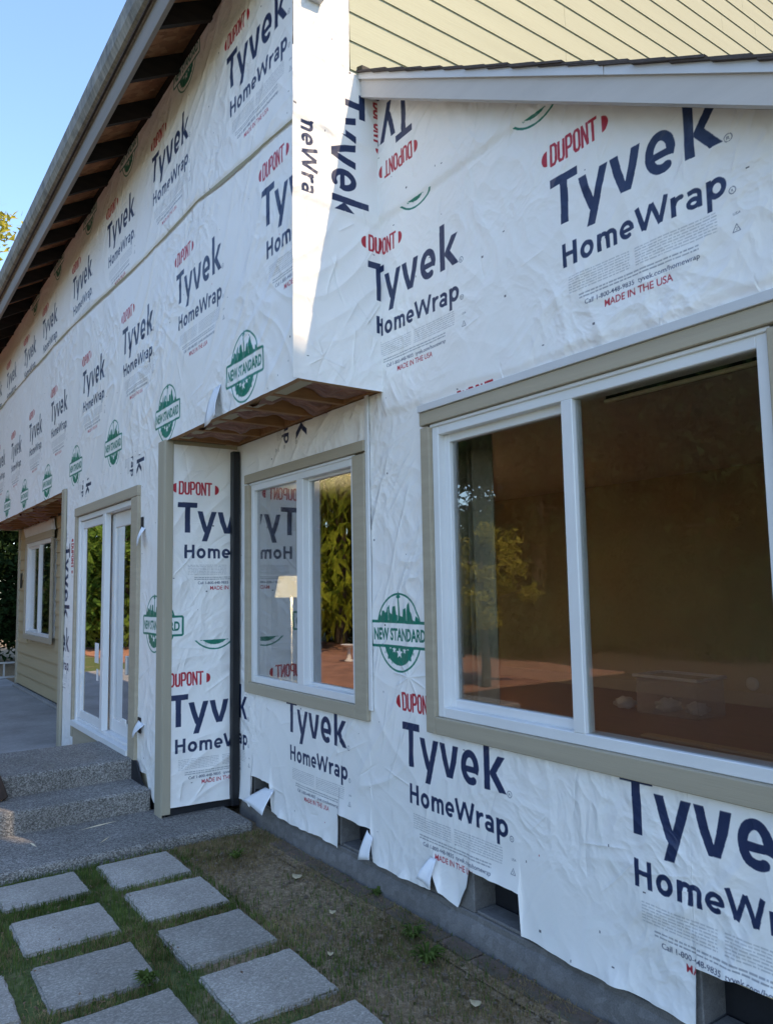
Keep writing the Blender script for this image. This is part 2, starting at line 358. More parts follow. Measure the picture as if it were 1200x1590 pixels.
def brand_tile():
    t = Tile(-.08, .90, -.66, .18); N = NAVY
    # upper word
    t.poly([(0, 0), (.139, 0), (.139, -.036), (.089, -.036), (.089, -.210), (.051, -.210), (.051, -.036), (0, -.036)], N)
    t.poly([(.142, -.058), (.180, -.058), (.196, -.120), (.212, -.165), (.246, -.058), (.285, -.058), (.214, -.268), (.175, -.268), (.194, -.208), (.186, -.196), (.164, -.135)], N)
    t.poly([(.293, -.058), (.331, -.058), (.345, -.118), (.363, -.172), (.378, -.118), (.391, -.058), (.430, -.058), (.414, -.130), (.385, -.210), (.342, -.210), (.312, -.135)], N)
    t.stroke([(.470, -.142), (.548, -.142)], .028, N)
    t.stroke([(.543, -.156)]+arc(.507, -.133, .043, .060, 0, 180)+arc(.512, -.133, .048, .062, 182, 300, 20), .034, N)
    t.poly([(.600, .020), (.637, .020), (.637, -.210), (.600, -.210)], N)
    t.poly([(.637, -.128), (.688, -.058), (.732, -.058), (.676, -.130), (.738, -.210), (.692, -.210), (.637, -.142)], N)
    # lower word
    b = -.388; xh = b+.070; w = .019
    t.stroke([(.0595, b), (.0595, b+.095)], w, N); t.stroke([(.1125, b), (.1125, b+.095)], w, N); t.stroke([(.06, b+.050), (.112, b+.050)], w*.9, N)
    t.stroke(arc(.171, b+.035, .0235, .0265, 0, 360), w, N, closed=True)
    t.stroke([(.2295, b), (.2295, xh)], w, N)
    for c in (.252, .285): t.stroke([(c-.020, xh-.030)]+arc(c, xh-.0245, .0175, .0155, 165, 0, 12)+[(c+.0175, b)], w*.92, N)
    t.stroke([(.335, b+.034), (.378, b+.034)], w*.75, N); t.stroke([(.3795, b+.030)]+arc(.356, b+.036, .0235, .0255, 0, 305, 30), w*.9, N)
    t.stroke([(.402, b+.095), (.428, b+.006)], w, N); t.stroke([(.428, b+.004), (.461, b+.088)], w*.92, N); t.stroke([(.461, b+.088), (.494, b+.004)], w*.92, N); t.stroke([(.494, b+.006), (.520, b+.095)], w, N)
    t.stroke([(.5475, b), (.5475, xh)], w, N); t.stroke(arc(.576, xh-.034, .026, .0245, 175, 78, 12), w*.92, N)
    t.stroke([(.600, xh-.012)]+arc(.622, xh-.024, .0195, .0155, 115, 0, 12)+[(.6415, b)], w*.9, N)
    t.stroke(arc(.619, b+.021, .0185, .0135, 20, 345, 24), w*.85, N)
    t.stroke([(.676, xh), (.676, b-.036)], w, N); t.stroke(arc(.704, b+.035, .0245, .0265, 0, 360), w, N, closed=True)
    # red maker's mark with the two drops
    x = .006; hh = .082
    B = .060
    def up(pts): return [(x0+px, B+py) for px, py in pts]
    sw = .0125; pitch = .0405
    for k, ch in enumerate('DUPONT'):
        x0 = x+k*pitch+.004; wd = .026
        if ch == 'D': t.stroke(up([(0, 0), (0, hh), (wd*.7, hh), (wd, hh*.85), (wd, hh*.15), (wd*.7, 0)]), sw, RED, closed=True)
        if ch == 'U': t.stroke(up([(0, hh), (0, .012), (.006, 0), (wd-.006, 0), (wd, .012), (wd, hh)]), sw, RED)
        if ch == 'P': t.stroke(up([(0, -.006), (0, hh), (wd*.75, hh), (wd, hh*.85), (wd, hh*.55), (wd*.75, hh*.42), (0, hh*.42)]), sw, RED)
        if ch == 'O': t.stroke(up([(0, .012), (0, hh-.012), (.007, hh), (wd-.007, hh), (wd, hh-.012), (wd, .012), (wd-.007, 0), (.007, 0)]), sw, RED, closed=True)
        if ch == 'N': t.stroke(up([(0, -.006), (0, hh+.004)]), sw*.9, RED); t.stroke(up([(0, hh), (wd, 0)]), sw*.9, RED); t.stroke(up([(wd, -.004), (wd, hh+.006)]), sw*.9, RED)
        if ch == 'T': t.stroke(up([(-.008, hh), (wd+.008, hh)]), sw, RED); t.stroke(up([(wd/2, hh), (wd/2, -.006)]), sw, RED)
    t.poly([(-.012, .066), (-.012, .132)]+[(-.012-.030*math.sin(a), .099+.033*math.cos(a)) for a in np.linspace(.3, 2.84, 9)], RED)
    t.poly([(.268, .066), (.268, .132)]+[(.268+.030*math.sin(a), .099+.033*math.cos(a)) for a in np.linspace(.3, 2.84, 9)], RED)
    # registered marks, fine print, phone line
    for cx, cy, r in ((.755, -.205, .013), (.758, -.385, .011)):
        t.stroke(arc(cx, cy, r, r, 0, 360), .0024, N, closed=True); t.text('R', cx-r*.4, cy-r*.5, r*.95, r*.8, N)
    rn = random.Random(3)
    def greek(u0, u1, v, h, a):
        u = u0
        while u < u1:
            L = rn.uniform(.006, .03); t.stroke([(u, v), (min(u+L, u1), v)], h, GREY*.7, a); u += L+.004
    for k in range(7):
        greek(.075, .36, -.435-.0105*k, .0045, .55)
        greek(.385, .70, -.435-.0105*k, .0045, .55)
    for k in range(2): greek(.12, .63, -.520-.013*k, .0055, .85)
    t.text('Call 1-800-448-9835  tyvek.com/homewrap', .146, -.566, .019, .487, NAVY, .012, .95)
    t.text('MADE IN THE USA', .238, -.606, .028, .290, RED, .014)
    t.text('USA', .755, -.47, .010, .026, NAVY); t.stroke([(.752, -.525), (.765, -.500), (.778, -.525)], .0022, NAVY, closed=True); t.text('2', .762, -.521, .009, .006, NAVY)
    return t
def seal_tile(skyline=True):
    t = Tile(-.27, .27, -.24, .25); G = GREEN; R = .188
    t.stroke(arc(0, 0, R, R+.010, 0, 360, 90), .010, G, closed=True)
    hts = [(-.180, .060), (-.165, .095), (-.150, .080), (-.143, .110), (-.125, .110), (-.118, .100), (-.105, .102), (-.098, .125), (-.082, .140), (-.072, .100), (-.058, .090), (-.050, .132), (-.028, .135), (-.022, .090), (-.006, .085), (-.004, .200), (.004, .200), (.008, .085), (.030, .080), (.036, .118), (.058, .125), (.062, .095), (.072, .140), (.088, .155), (.098, .110), (.110, .095), (.122, .068), (.142, .060), (.150, .088), (.163, .080), (.180, .050)]
    pts = [(-.183, .05)]
    for (x, h) in hts: pts.append((x, h))
    t.poly(pts+[(.183, .05), (.180, .03), (-.180, .03)], G)
    t.poly([(-.020, .182), (0, .170), (.020, .182), (.010, .194), (0, .212), (-.010, .194)], G)
    t.stroke([(-.088, .12), (-.088, .06)], .003, None); t.stroke([(.062, .12), (.066, .06)], .003, None); t.stroke([(-.012, .13), (-.010, .05)], .003, None)
    # lower bowl
    t.poly([(-.135, -.05)]+[(-.128*math.cos(a), -.05-.118*math.sin(a)) for a in np.linspace(0, math.pi, 24)]+[(.135, -.05)], G)
    for cx, cy, r in ((0, -.105, .030), (-.045, -.090, .019), (.045, -.090, .019), (-.078, -.078, .013), (.078, -.078, .013)):
        t.poly([(cx+(r if k % 2 == 0 else r*.42)*math.sin(k*math.pi/5), cy+(r if k % 2 == 0 else r*.42)*math.cos(k*math.pi/5)) for k in range(10)], None)
    # banner
    t.poly([(-.25, .055), (.25, .055), (.25, -.075), (-.25, -.075)], None)
    t.stroke([(-.243, .046), (-.243, -.066), (-.236, -.073), (.236, -.073), (.243, -.066), (.243, .046), (.236, .053), (-.236, .053)], .014, G, closed=True)
    t.text('NEW STANDARD', -.222, -.040, .062, .444, G*.9, .035)
    for s_ in (-1, 1):
        for k, ch in enumerate('BUILT' if s_ < 0 else 'FIRM'):
            a = math.radians(205+14*k if s_ < 0 else 295+13*k); t.text(ch, math.cos(a)*.158-.007, math.sin(a)*.165-.008, .016, .013, GREEN)
    return t
BR = brand_tile(); SE = seal_tile()
def stamp(canvas, tile, u, v, ang=0, sc=1.0, clip=None, fade=1.0, scy=None):
    """canvas = (img, u0, v0, px)"""
    img, u0, v0, px = canvas; H, Wd = img.shape[:2]; a = math.radians(ang); c, s = math.cos(a), math.sin(a); scy = scy or sc
    cs = [(u+c*x*sc-s*y*scy, v+s*x*sc+c*y*scy) for x in tile.b[:2] for y in tile.b[2:]]
    i0 = max(0, int((min(p[0] for p in cs)-u0)*px)); i1 = min(Wd, int((max(p[0] for p in cs)-u0)*px)+2)
    j0 = max(0, int((min(p[1] for p in cs)-v0)*px)); j1 = min(H, int((max(p[1] for p in cs)-v0)*px)+2)
    if i1 <= i0 or j1 <= j0: return
    U, V = np.meshgrid(u0+(np.arange(i0, i1)+.5)/px, v0+(np.arange(j0, j1)+.5)/px)
    U2 = U+.004*perlin(U*4, V*4, 3); V2 = V+.004*perlin(U*4+9, V*4, 4)     # the sheet is creased, so the print wavers a little
    x = (c*(U2-u)+s*(V2-v))/sc; y = (-s*(U2-u)+c*(V2-v))/scy
    k = max(1, int(round(PXT/px*sc))); A = 0; Cc = 0; n = 0
    offs = (np.arange(k)+.5)/k-.5 if k > 1 else [0.]
    for ox in offs:
        for oy in offs:
            ii = ((x-tile.b[0])*PXT+ox*PXT/px/sc).astype(int); jj = ((y-tile.b[2])*PXT+oy*PXT/px/sc).astype(int)
            ok = (ii >= 0) & (ii < tile.w) & (jj >= 0) & (jj < tile.h); ii = np.clip(ii, 0, tile.w-1); jj = np.clip(jj, 0, tile.h-1)
            al = tile.a[jj, ii]*ok; A = A+al; Cc = Cc+tile.c[jj, ii]*al[..., None]; n += 1
    Cc = Cc/np.maximum(A, 1e-6)[..., None]; A = A/n*fade
    if clip is not None: A = A*clip(U, V)
    img[j0:j1, i0:i1] = img[j0:j1, i0:i1]*(1-A[..., None])+Cc*A[..., None]
def dot(canvas, u, v, w, h, col, a=.9):
    img, u0, v0, px = canvas; i = int((u-u0)*px); j = int((v-v0)*px); wi = max(1, int(w*px)); hj = max(1, int(h*px))
    if 0 <= i < img.shape[1]-wi and 0 <= j < img.shape[0]-hj: img[j:j+hj, i:i+wi] = img[j:j+hj, i:i+wi]*(1-a)+np.asarray(col)*a
WRAPC = np.array((.815, .80, .77))
def new_canvas(u0, u1, v0, v1, px, seed):
    Wd = int((u1-u0)*px); H = int((v1-v0)*px); img = np.empty((H, Wd, 3)); img[:] = WRAPC
    U, V = np.meshgrid(u0+(np.arange(Wd)+.5)/px, v0+(np.arange(H)+.5)/px)
    d = perlin(U*.8, V*.8, seed)*.5+perlin(U*2.7, V*2.7, seed+1)*.3
    img *= (1+.06*d)[..., None]
    dirt = np.clip(perlin(U*1.4+3, V*1.1, seed+2)*2.2-.45, 0, 1)*.09; img = img*(1-dirt[..., None])+np.array((.50, .49, .42))*dirt[..., None]
    c = (img, u0, v0, px)
    rn = random.Random(seed)
    for _ in range(int((u1-u0)*(v1-v0)*8)):
        dot(c, rn.uniform(u0, u1), rn.uniform(v0, v1), rn.choice((.005, .013)), rn.choice((.005, .010)), (.05, .05, .07))
    for _ in range(int((u1-u0)*(v1-v0)*.5)):
        dot(c, rn.uniform(u0, u1), rn.uniform(v0, v1), .005, .009, (.4, .02, .03))
    return c
def bake(name, canvas, v1, seed, creases=(), amp=1.0):
    img, u0, v0, px = canvas; H, Wd = img.shape[:2]
    lin = np.clip(img, 0, 1); s = np.where(lin <= .0031308, lin*12.92, 1.055*lin**(1/2.4)-.055)
    buf = np.ones((H, Wd, 4), np.float32); buf[..., :3] = s
    im = bpy.data.images.new(name+'_print', Wd, H, alpha=False); im.pixels.foreach_set(buf.ravel()); im.update(); im.pack()
    hp = min(px, 260); Hh = int(H*hp/px); Wh = int(Wd*hp/px)
    U, V = np.meshgrid(u0+(np.arange(Wh)+.5)/hp, v0+(np.arange(Hh)+.5)/hp)
    h = wr_fine(U, V, seed, amp)+wr_coarse(U, V, seed)*.6
    for (ua, va, ub, vb, w, am) in creases:
        m = .12; i0 = max(0, int((min(ua, ub)-m-u0)*hp)); i1 = min(Wh, int((max(ua, ub)+m-u0)*hp)); j0 = max(0, int((min(va, vb)-m-v0)*hp)); j1 = min(Hh, int((max(va, vb)+m-v0)*hp))
        if i1 <= i0 or j1 <= j0: continue
        X = U[j0:j1, i0:i1]; Y = V[j0:j1, i0:i1]; X = X+.02*perlin(X*6, Y*6, seed+7); dx, dy = ub-ua, vb-va; L2 = dx*dx+dy*dy
        t = ((X-ua)*dx+(Y-va)*dy)/L2; tc = np.clip(t, 0, 1); d = np.hypot(X-ua-tc*dx, Y-va-tc*dy)
        h[j0:j1, i0:i1] += 1.15*am*np.exp(-d/w)*np.clip(np.minimum(tc, 1-tc)*5+.15, 0, 1)
    b2 = np.ones((Hh, Wh, 4), np.float32); b2[..., :3] = h[..., None]*25+.5
    ih = bpy.data.images.new(name+'_relief', Wh, Hh, alpha=False, float_buffer=True, is_data=True); ih.pixels.foreach_set(b2.ravel()); ih.update(); ih.pack()
    m, n, l, p = newmat(name+'_sheet')
    t = n.new('ShaderNodeTexImage'); t.image = im; t.extension = 'EXTEND'; t2 = n.new('ShaderNodeTexImage'); t2.image = ih; t2.extension = 'EXTEND'
    l.new(t.outputs[0], p.inputs['Base Color']); p.inputs['Roughness'].default_value = .42; p.inputs['Specular IOR Level'].default_value = .45
    b = n.new('ShaderNodeBump'); b.inputs['Strength'].default_value = 1.0; b.inputs['Distance'].default_value = .04
    l.new(t2.outputs[0], b.inputs['Height'])
    tn = noise_node(n, l, 70, 3, .6); b3 = n.new('ShaderNodeBump'); b3.inputs['Strength'].default_value = .12; b3.inputs['Distance'].default_value = .004
    l.new(tn.outputs[0], b3.inputs['Height']); l.new(b.outputs[0], b3.inputs['Normal']); l.new(b3.outputs[0], p.inputs['Normal'])
    return m
def sheet(name, us, zb, zt, nv, to_world, ext, mat, parent, seed, holes=(), steps=(), loose=None, label=None, amp=1.0, edge=.0):
    """wrinkled sheet: columns at us, bottom zb(u), top zt(u); to_world(u, v, h)"""
    us = np.array(sorted(us)); B = zb(us); Tt = zt(us); t = np.linspace(0, 1, nv)
    U = np.repeat(us[None, :], nv, 0); V = B[None, :]+(Tt-B)[None, :]*t[:, None]
    h = wr_coarse(U, V, seed)*amp+.008
    for (f, a) in steps: h = h+a/(1+np.exp(-(V-f(U))/.0035))
    if loose: h = h+loose(U, V)
    P = np.stack(to_world(U, V, h), -1).reshape(-1, 3)
    u0, u1, v0, v1 = ext; uv = np.stack(((U-u0)/(u1-u0), (V-v0)/(v1-v0)), -1).reshape(-1, 2)
    nu = len(us); I, J = np.meshgrid(np.arange(nv-1), np.arange(nu-1), indexing='ij')
    a = (I*nu+J).ravel(); Q = np.stack((a, a+1, a+nu+1, a+nu), 1)
    cu_ = uv[Q].mean(1)*[u1-u0, v1-v0]+[u0, v0]; keep = np.ones(len(Q), bool)
    for (a0, a1, b0, b1) in holes: keep &= ~((cu_[:, 0] > a0) & (cu_[:, 0] < a1) & (cu_[:, 1] > b0) & (cu_[:, 1] < b1))
    Q = Q[keep]
    me = bpy.data.meshes.new(name); me.vertices.add(len(P)); me.vertices.foreach_set('co', P.ravel())
    me.loops.add(len(Q)*4); me.loops.foreach_set('vertex_index', Q.ravel().astype(np.int32))
    me.polygons.add(len(Q)); me.polygons.foreach_set('loop_start', np.arange(0, len(Q)*4, 4, dtype=np.int32)); me.polygons.foreach_set('loop_total', np.full(len(Q), 4, np.int32))
    ul = me.uv_layers.new(name='UVMap'); ul.data.foreach_set('uv', uv[Q.ravel()].ravel()); me.update(); me.validate()
    return link(name, me, mat, parent, smooth=True, label=label)

# ------------------------------------------------------------------ dimensions
P0 = 2.285; P1 = 1.760; XS = -3.226; XC = -5.09; XL = -8.10; ZO = 2.585; ZT = 5.15; XE = -0.05
RK = lambda x: 4.188-.579*(x-XS)                # underside of the lower rake board along x

# ------------------------------------------------------------------ ground
def ground():
    xs = np.unique(np.concatenate([np.linspace(-150, -7.5, 20), np.arange(-7.5, .6, .04), np.linspace(.7, 120, 16)]))
    ys = np.unique(np.concatenate([np.linspace(-120, -1.2, 16), np.arange(-1.2, 2.5, .04), np.linspace(2.6, 120, 16)]))
    X, Y = np.meshgrid(xs, ys); near = ((X > -7.5) & (X < .6) & (Y > -1.2) & (Y < 2.5))
    Z = np.where(near, .010*perlin(X*2.2, Y*2.2, 41)+.006*perlin(X*9, Y*9, 42), 0)+np.where(near, np.clip(-.01+.0*X, -1, 1), -.01)
    V = np.stack((X, Y, Z), -1).reshape(-1, 3); nx = len(xs)
    F = [(j*nx+i, j*nx+i+1, (j+1)*nx+i+1, (j+1)*nx+i) for j in range(len(ys)-1) for i in range(nx-1)]
    return link('ground', mesh_from('ground', V, F), M['soil'], kind='structure', smooth=True)
ground()
patio = box('patio', (-15.2, -6.5, -1.2, 2.34, -.05, .035), M['patio'], kind='structure', bev=0)
curb = box('patio_kerb', (-13.8, -8.12, 2.235, 2.30, .035, .075), M['patio'], patio, bev=.006)
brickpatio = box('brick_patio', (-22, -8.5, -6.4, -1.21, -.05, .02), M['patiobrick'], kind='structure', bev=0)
box('bounce_slab', (-2.3, 6.5, -5.6, -1.3, -.05, .012), M['bounce'], kind='structure', bev=0)  # unseen pale slab added to bounce sunlight onto the front walls
boxes('dark_reflection_bed', [(-8.4, -2.31, -10.5, -1.3, -.05, .010), (-14.5, -8.41, -10.5, -6.42, -.05, .010)], M['dark_bed'], kind='structure', bev=0)  # unseen dark ground added so the large window reflects dark brown
# steps
st = thing('concrete_steps', 'exposed aggregate concrete steps rising to the sliding glass door', 'steps', loc=(-5.6, 1.0, 0))
def step_mesh(name, b, seed):
    x0, x1, y0, y1, z0, z1 = b; bm = bmesh.new(); bmesh.ops.create_cube(bm, size=1.0)
    bmesh.ops.transform(bm, matrix=Matrix.Translation(((x0+x1)/2+5.6, (y0+y1)/2-1.0, (z0+z1)/2)) @ Matrix.Diagonal((x1-x0, y1-y0, z1-z0, 1)), verts=bm.verts)
    bmesh.ops.bevel(bm, geom=bm.edges[:], offset=.022, segments=3, affect='EDGES', profile=.5)
    me = bpy.data.meshes.new(name); bm.to_mesh(me); bm.free(); return link(name, me, M['aggregate'], st, smooth=False)
step_mesh('step', (-6.55, -5.70, -1.0, 1.752, -.05, .335), 1); step_mesh('step', (-5.72, -5.33, -1.0, 1.752, -.05, .195), 2)
step_mesh('landing', (-5.36, -4.66, -1.0, 2.20, -.06, .052), 3)

# pavers: 0.41 m squares set in the grass
path = link('path', mesh_from('path', [(-5.2, .5, -.028), (-1.8, .5, -.028), (-1.8, 1.75, -.028), (-5.2, 1.75, -.028)], [(0, 1, 2, 3)]), M['soil'], kind='structure')
rows = [(-4.607, -4.185), (-4.105, -3.688), (-3.575, -3.165), (-3.070, -2.655), (-2.555, -2.145)]
prow = {0: [(-5.18, -4.70), (-4.605, -4.245), (-4.09, -3.69), (-3.555, -3.155), (-3.055, -2.655), (-2.555, -2.15)], 1: rows}
pm = []
for k in range(3):
    bm = bmesh.new(); bmesh.ops.create_cube(bm, size=1.0); bmesh.ops.transform(bm, matrix=Matrix.Diagonal((.412, .412, .05, 1)), verts=bm.verts)
    bmesh.ops.bevel(bm, geom=bm.edges[:], offset=.008, segments=2, affect='EDGES')
    bmesh.ops.subdivide_edges(bm, edges=[e for e in bm.edges if e.calc_length() > .3], cuts=13, use_grid_fill=True)
    rn = random.Random(k)
    for v in bm.verts: v.co += Vector((rn.uniform(-.0035, .0035), rn.uniform(-.0035, .0035), rn.uniform(-.0006, .0006)))
    me = bpy.data.meshes.new('paver'); bm.to_mesh(me); bm.free(); me.materials.append(M[('paver', 'paver2', 'paver3')[k]]); pm.append(me)
k = 0
for col, (ya, yb) in ((0, (.675, 1.095)), (1, (1.208, 1.615))):
    for (xa, xb) in prow[col]:
        if col == 0 and xa < -5: continue
        o = link('paver', pm[(k*2+k//3) % 3], None, path); k += 1
        o.location = ((xa+xb)/2, (ya+yb)/2+random.uniform(-.008, .008), -.018+random.uniform(-.003, .004)); o.scale = ((xb-xa)/.412, 1, 1)
        o.rotation_euler = (random.uniform(-.006, .006), random.uniform(-.006, .006), random.uniform(-.02, .02)+(math.pi/2)*0)
for (xa, xb) in [(-4.09, -3.68), (-3.56, -3.15), (-3.04, -2.63)]:
    o = link('paver', pm[k % 3], None, path); k += 1; o.location = ((xa+xb)/2, .37, -.012)
# brick edging flush with the ground against the footing
be = link('brick_edging', mesh_from('brick_edging', [(-4.4, 2.10, -.006), (-.3, 2.10, -.006), (-.3, 2.262, -.006), (-4.4, 2.262, -.006)], [(0, 1, 2, 3)]), M['soil'], kind='structure')
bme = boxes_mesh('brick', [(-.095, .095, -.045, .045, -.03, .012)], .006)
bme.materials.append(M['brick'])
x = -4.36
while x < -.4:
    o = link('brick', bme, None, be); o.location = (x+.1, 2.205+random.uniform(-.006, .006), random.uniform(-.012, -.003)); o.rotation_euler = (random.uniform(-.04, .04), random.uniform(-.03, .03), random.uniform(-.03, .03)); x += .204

# ------------------------------------------------------------------ the house
house = thing('house', 'two storey house in printed white building wrap with tan window trim and brown roof', 'house', loc=(0, 0, 0))
H_ = house
# wall cores, with openings
def wall_core(name, y0, y1, x0, x1, z0, z1, ops, mat=M['inwall']):
    bl = []; cx = x0
    for (a, b, c, d) in sorted(ops):
        bl.append((cx, a, y0, y1, z0, z1)); bl.append((a, b, y0, y1, z0, c)); bl.append((a, b, y0, y1, d, z1)); cx = b
    bl.append((cx, x1, y0, y1, z0, z1)); bl = [b for b in bl if b[1]-b[0] > .001 and b[5]-b[4] > .001]
    return boxes(name, bl, mat, H_, bev=0)
wall_core('wall_core', P0+.012, P0+.14, XC, XE-.01, .305, 2.60, [(-4.86, -3.515, .915, 2.27), (-2.825, -1.165, .94, 2.31)])
prism('upper_wall_core', [(XS+.01, 2.60), (XE-.01, 2.60), (XS+.01, RK(XS)+.10)], 'y', P0+.012, P0+.14, M['inwall'], H_)
wall_core('bay_wall_core', P1+.012, P1+.13, XL, XC-.012, .15, ZO, [(-7.53, -5.80, .30, 2.25)])
box('return_wall_core', (XC-.13, XC-.012, P1+.13, P0+.14, .13, ZO), M['inwall'], H_, bev=0)
box('return_wall_core', (XL, XL+.12, P1+.13, P0+.14, .04, ZO), M['inwall'], H_, bev=0)
boxes('tar_paper', [(XC-.11, XC-.02, P1+.02, P0+.01, .045, .13), (XC+.0, -4.6, P0+.012, P0+.03, .10, .2), (-5.70, XC-.02, P1+.016, P1+.03, .045, .26)], M['black'], H_, bev=0, label='black tar paper showing below the wrap at the corner')
boxes('upper_core', [(-14.0, XS-.012, P1+.012, P1+.13, ZO+.005, ZT), (XS-.14, XS-.012, P1+.13, 11.2, ZO+.2, 5.6), (-14.0, -13.88, P1+.13, 11.2, ZO, 5.1), (-14.0, XS-.012, 11.2, 11.3, .0, 5.1)], M['inwall'], H_, bev=0)
prism('gable_core', [(P1+.02, 5.14), (6.5, 7.85), (11.2, 5.14)], 'x', XS-.14, XS-.012, M['inwall'], H_)
boxes('end_wall', [(XE-.14, XE-.01, P0+.14, 3.0, 0.2, 2.4), (XE-.14, XE-.01, 3.0, 6.5, 0.2, .5), (XE-.14, XE-.01, 3.0, 6.5, 2.3, 2.4), (XE-.14, XE-.01, 6.5, 11.2, 0.2, 2.4), (XS, XE-.01, 11.1, 11.2, 0, 2.4)], M['siding_tan'], H_, bev=0)  # opening left in this wall to let sky light into the room
boxes('interior_wall', [(-13.6, -.19, 6.8, 6.9, .40, 2.85), (-13.7, -13.6, 2.5, 9, .3, 2.7), (-13.6, -6.8, 8.2, 8.3, .3, 2.7)], M['inwall'], H_, bev=0)
boxes('wood_floor', [(-13.6, -.19, P0+.14, 8.2, .28, .40)], M['floor'], H_, bev=0); box('door_room_floor', (XL+.12, XC-.14, P1+.13, P0+.14, .26, .345), M['floor'], H_, bev=0)
boxes('ceiling', [(-13.6, -.19, P0+.14, 8.2, 2.62, 2.7)], M['ceil'], H_, bev=0)
box('baseboard', (-13.5, -.2, 6.77, 6.799, .401, .52), M['baseboard'], H_, bev=.004)

# foundation: narrow concrete strip with vent openings behind the wrap
vents = [(-4.84, -4.56), (-3.735, -3.41), (-2.63, -2.32), (-1.535, -1.20)]
bl = []; cx = -4.98
for a, b in vents: bl.append((cx, a, P0+.006, P0+.2, .12, .30)); cx = b
bl.append((cx, XE, P0+.006, P0+.2, .12, .30))
box('foundation', (-13.9, XL, 2.312, 2.5, -.05, .09), M['foundation'], H_)
found = boxes('foundation', bl+[(XC+.02, XE, P0+.0, P0+.2, -.08, .12), (XE-.2, XE, P0+.2, 11.2, -.08, .30)], M['foundation'], H_, bev=.004)
for a, b in vents:
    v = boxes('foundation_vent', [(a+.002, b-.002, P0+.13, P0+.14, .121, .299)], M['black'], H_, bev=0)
    box('vent_ledge', (a+.01, b-.01, P0+.01, P0+.12, .121, .135), M['foundation'], v, bev=.003)
# sloped mortar skirt at the foot
Vv = []; Ff = []; xs = np.arange(-4.75, -.2, .04)
for i, x in enumerate(xs):
    n1 = .012*perlin(np.array([x*3.0]), np.array([.3]), 5)[0]; n2 = .008*perlin(np.array([x*7.0]), np.array([.9]), 6)[0]
    Vv += [(x, P0-.028+n1*.8, -.03), (x, P0-.020+n1, .045+n2), (x, P0-.008+n1*.5, .085+n2), (x, P0+.002, .095+n2)]
for i in range(len(xs)-1):
    for j in range(3): Ff.append((i*4+j, (i+1)*4+j, (i+1)*4+j+1, i*4+j+1))
link('mortar_skirt', mesh_from('mortar_skirt', Vv, Ff), M['foundation'], H_, smooth=True)

# ---- wrap on the front wall
c0 = new_canvas(-5.10, -.04, 0.0, 4.30, 430, 3)
low = lambda U, V: (V < 3.51)*1.0
for (u, v, a, sc, cl) in [(-2.009, 3.181, 0, 1.0, None), (-3.325, 3.262, 0, 1.0, lambda U, V: (U > XS+.004)*1.0), (-3.12, .878, 0, .985, None), (-1.815, .882, 0, .985, None), (-4.345, .862, 0, .955, None),
                          (-.69, 3.18, 0, 1, None), (-5.66, .862, 0, 1, None), (-2.64, 2.30, 0, 1, None)]:
    stamp(c0, BR, u, v, a, sc, cl)
stamp(c0, BR, -2.905, 3.872, 180, 1.0, lambda U, V: (V > 3.515)*1.0)
stamp(c0, BR, -4.00, 3.17, -90, .93, lambda U, V: ((V > 2.36) & (V < 2.59) & (U < -3.9))*1.0)
stamp(c0, SE, -3.135, 1.315, 0, .98)
stamp(c0, SE, -2.90, 3.662, 0, 1, lambda U, V: (V < 3.51)*1.0); stamp(c0, SE, -2.08, 3.662, 0, 1, lambda U, V: (V < 3.51)*1.0)
cr0 = []
rn = random.Random(5)
for k in range(16):                                  # slack folds between the two windows
    x = rn.uniform(-3.36, -2.95); z = rn.uniform(1.4, 2.35); L = rn.uniform(.3, .8); cr0.append((x+.10, z, x-.18, z-L, .010, rn.uniform(.002, .005)))
for k in range(170):
    x = rn.uniform(-5, -.1); z = rn.choice([rn.uniform(.15, .85), rn.uniform(2.4, 4.1)]); a = rn.choice([rn.gauss(.8, .25), rn.gauss(1.45, .2), rn.gauss(.2, .2)]); L = rn.uniform(.08, .4)
    cr0.append((x, z, x+L*math.cos(a), z+L*math.sin(a), rn.uniform(.004, .010), rn.uniform(-.003, .004)))
for k in range(40):                                  # crumpled band under the rake
    x = rn.uniform(-3.1, -.4); z = RK(x)-rn.uniform(.02, .28); a = rn.gauss(1.15, .35); L = rn.uniform(.06, .2)
    cr0.append((x, z, x+L*math.cos(a), z+L*math.sin(a), .006, rn.uniform(.001, .004)))
for k in range(9):
    a = k*.7+.2; cr0.append((-3.05, 1.10, -3.05+.14*math.cos(a), 1.10+.10*math.sin(a), .006, .004))
m_w0 = bake('front_wrap', c0, 4.30, 3, cr0, 1.3)
BP = [(-5.10, .105), (-4.905, .105), (-4.842, .09), (-4.838, .297), (-4.562, .297), (-4.545, .22), (-4.53, .13), (-4.30, .112), (-4.0, .125), (-3.749, .118), (-3.738, .11), (-3.732, .297), (-3.412, .290), (-3.400, .18), (-3.385, .130), (-3.2, .125), (-2.93, .132), (-2.912, .135), (-2.895, .24), (-2.87, .20), (-2.84, .15), (-2.72, .118), (-2.655, .225), (-2.636, .302), (-2.328, .300), (-2.322, .14), (-2.0, .125), (-1.8, .140), (-1.565, .128), (-1.545, .14), (-1.537, .312), (-1.40, .325), (-1.20, .335), (-1.19, .14), (-.8, .13), (-.04, .13)]
BP = sorted(BP); bx = np.array([p[0] for p in BP]); bz = np.array([p[1] for p in BP])
zb0 = lambda u: np.interp(u, bx, bz)+.006*perlin(u*9, u*0+.5, 8)*(1)
def low_loose(U, V):
    d = V-np.interp(U, bx, bz); return .012*np.clip(1-d/.16, 0, 1)**2*(1.0+1.2*perlin(U*6, V*3, 12))+.010*np.clip(1-d/.05, 0, 1)*np.clip(perlin(U*11, V*0, 13)*3, 0, 1)
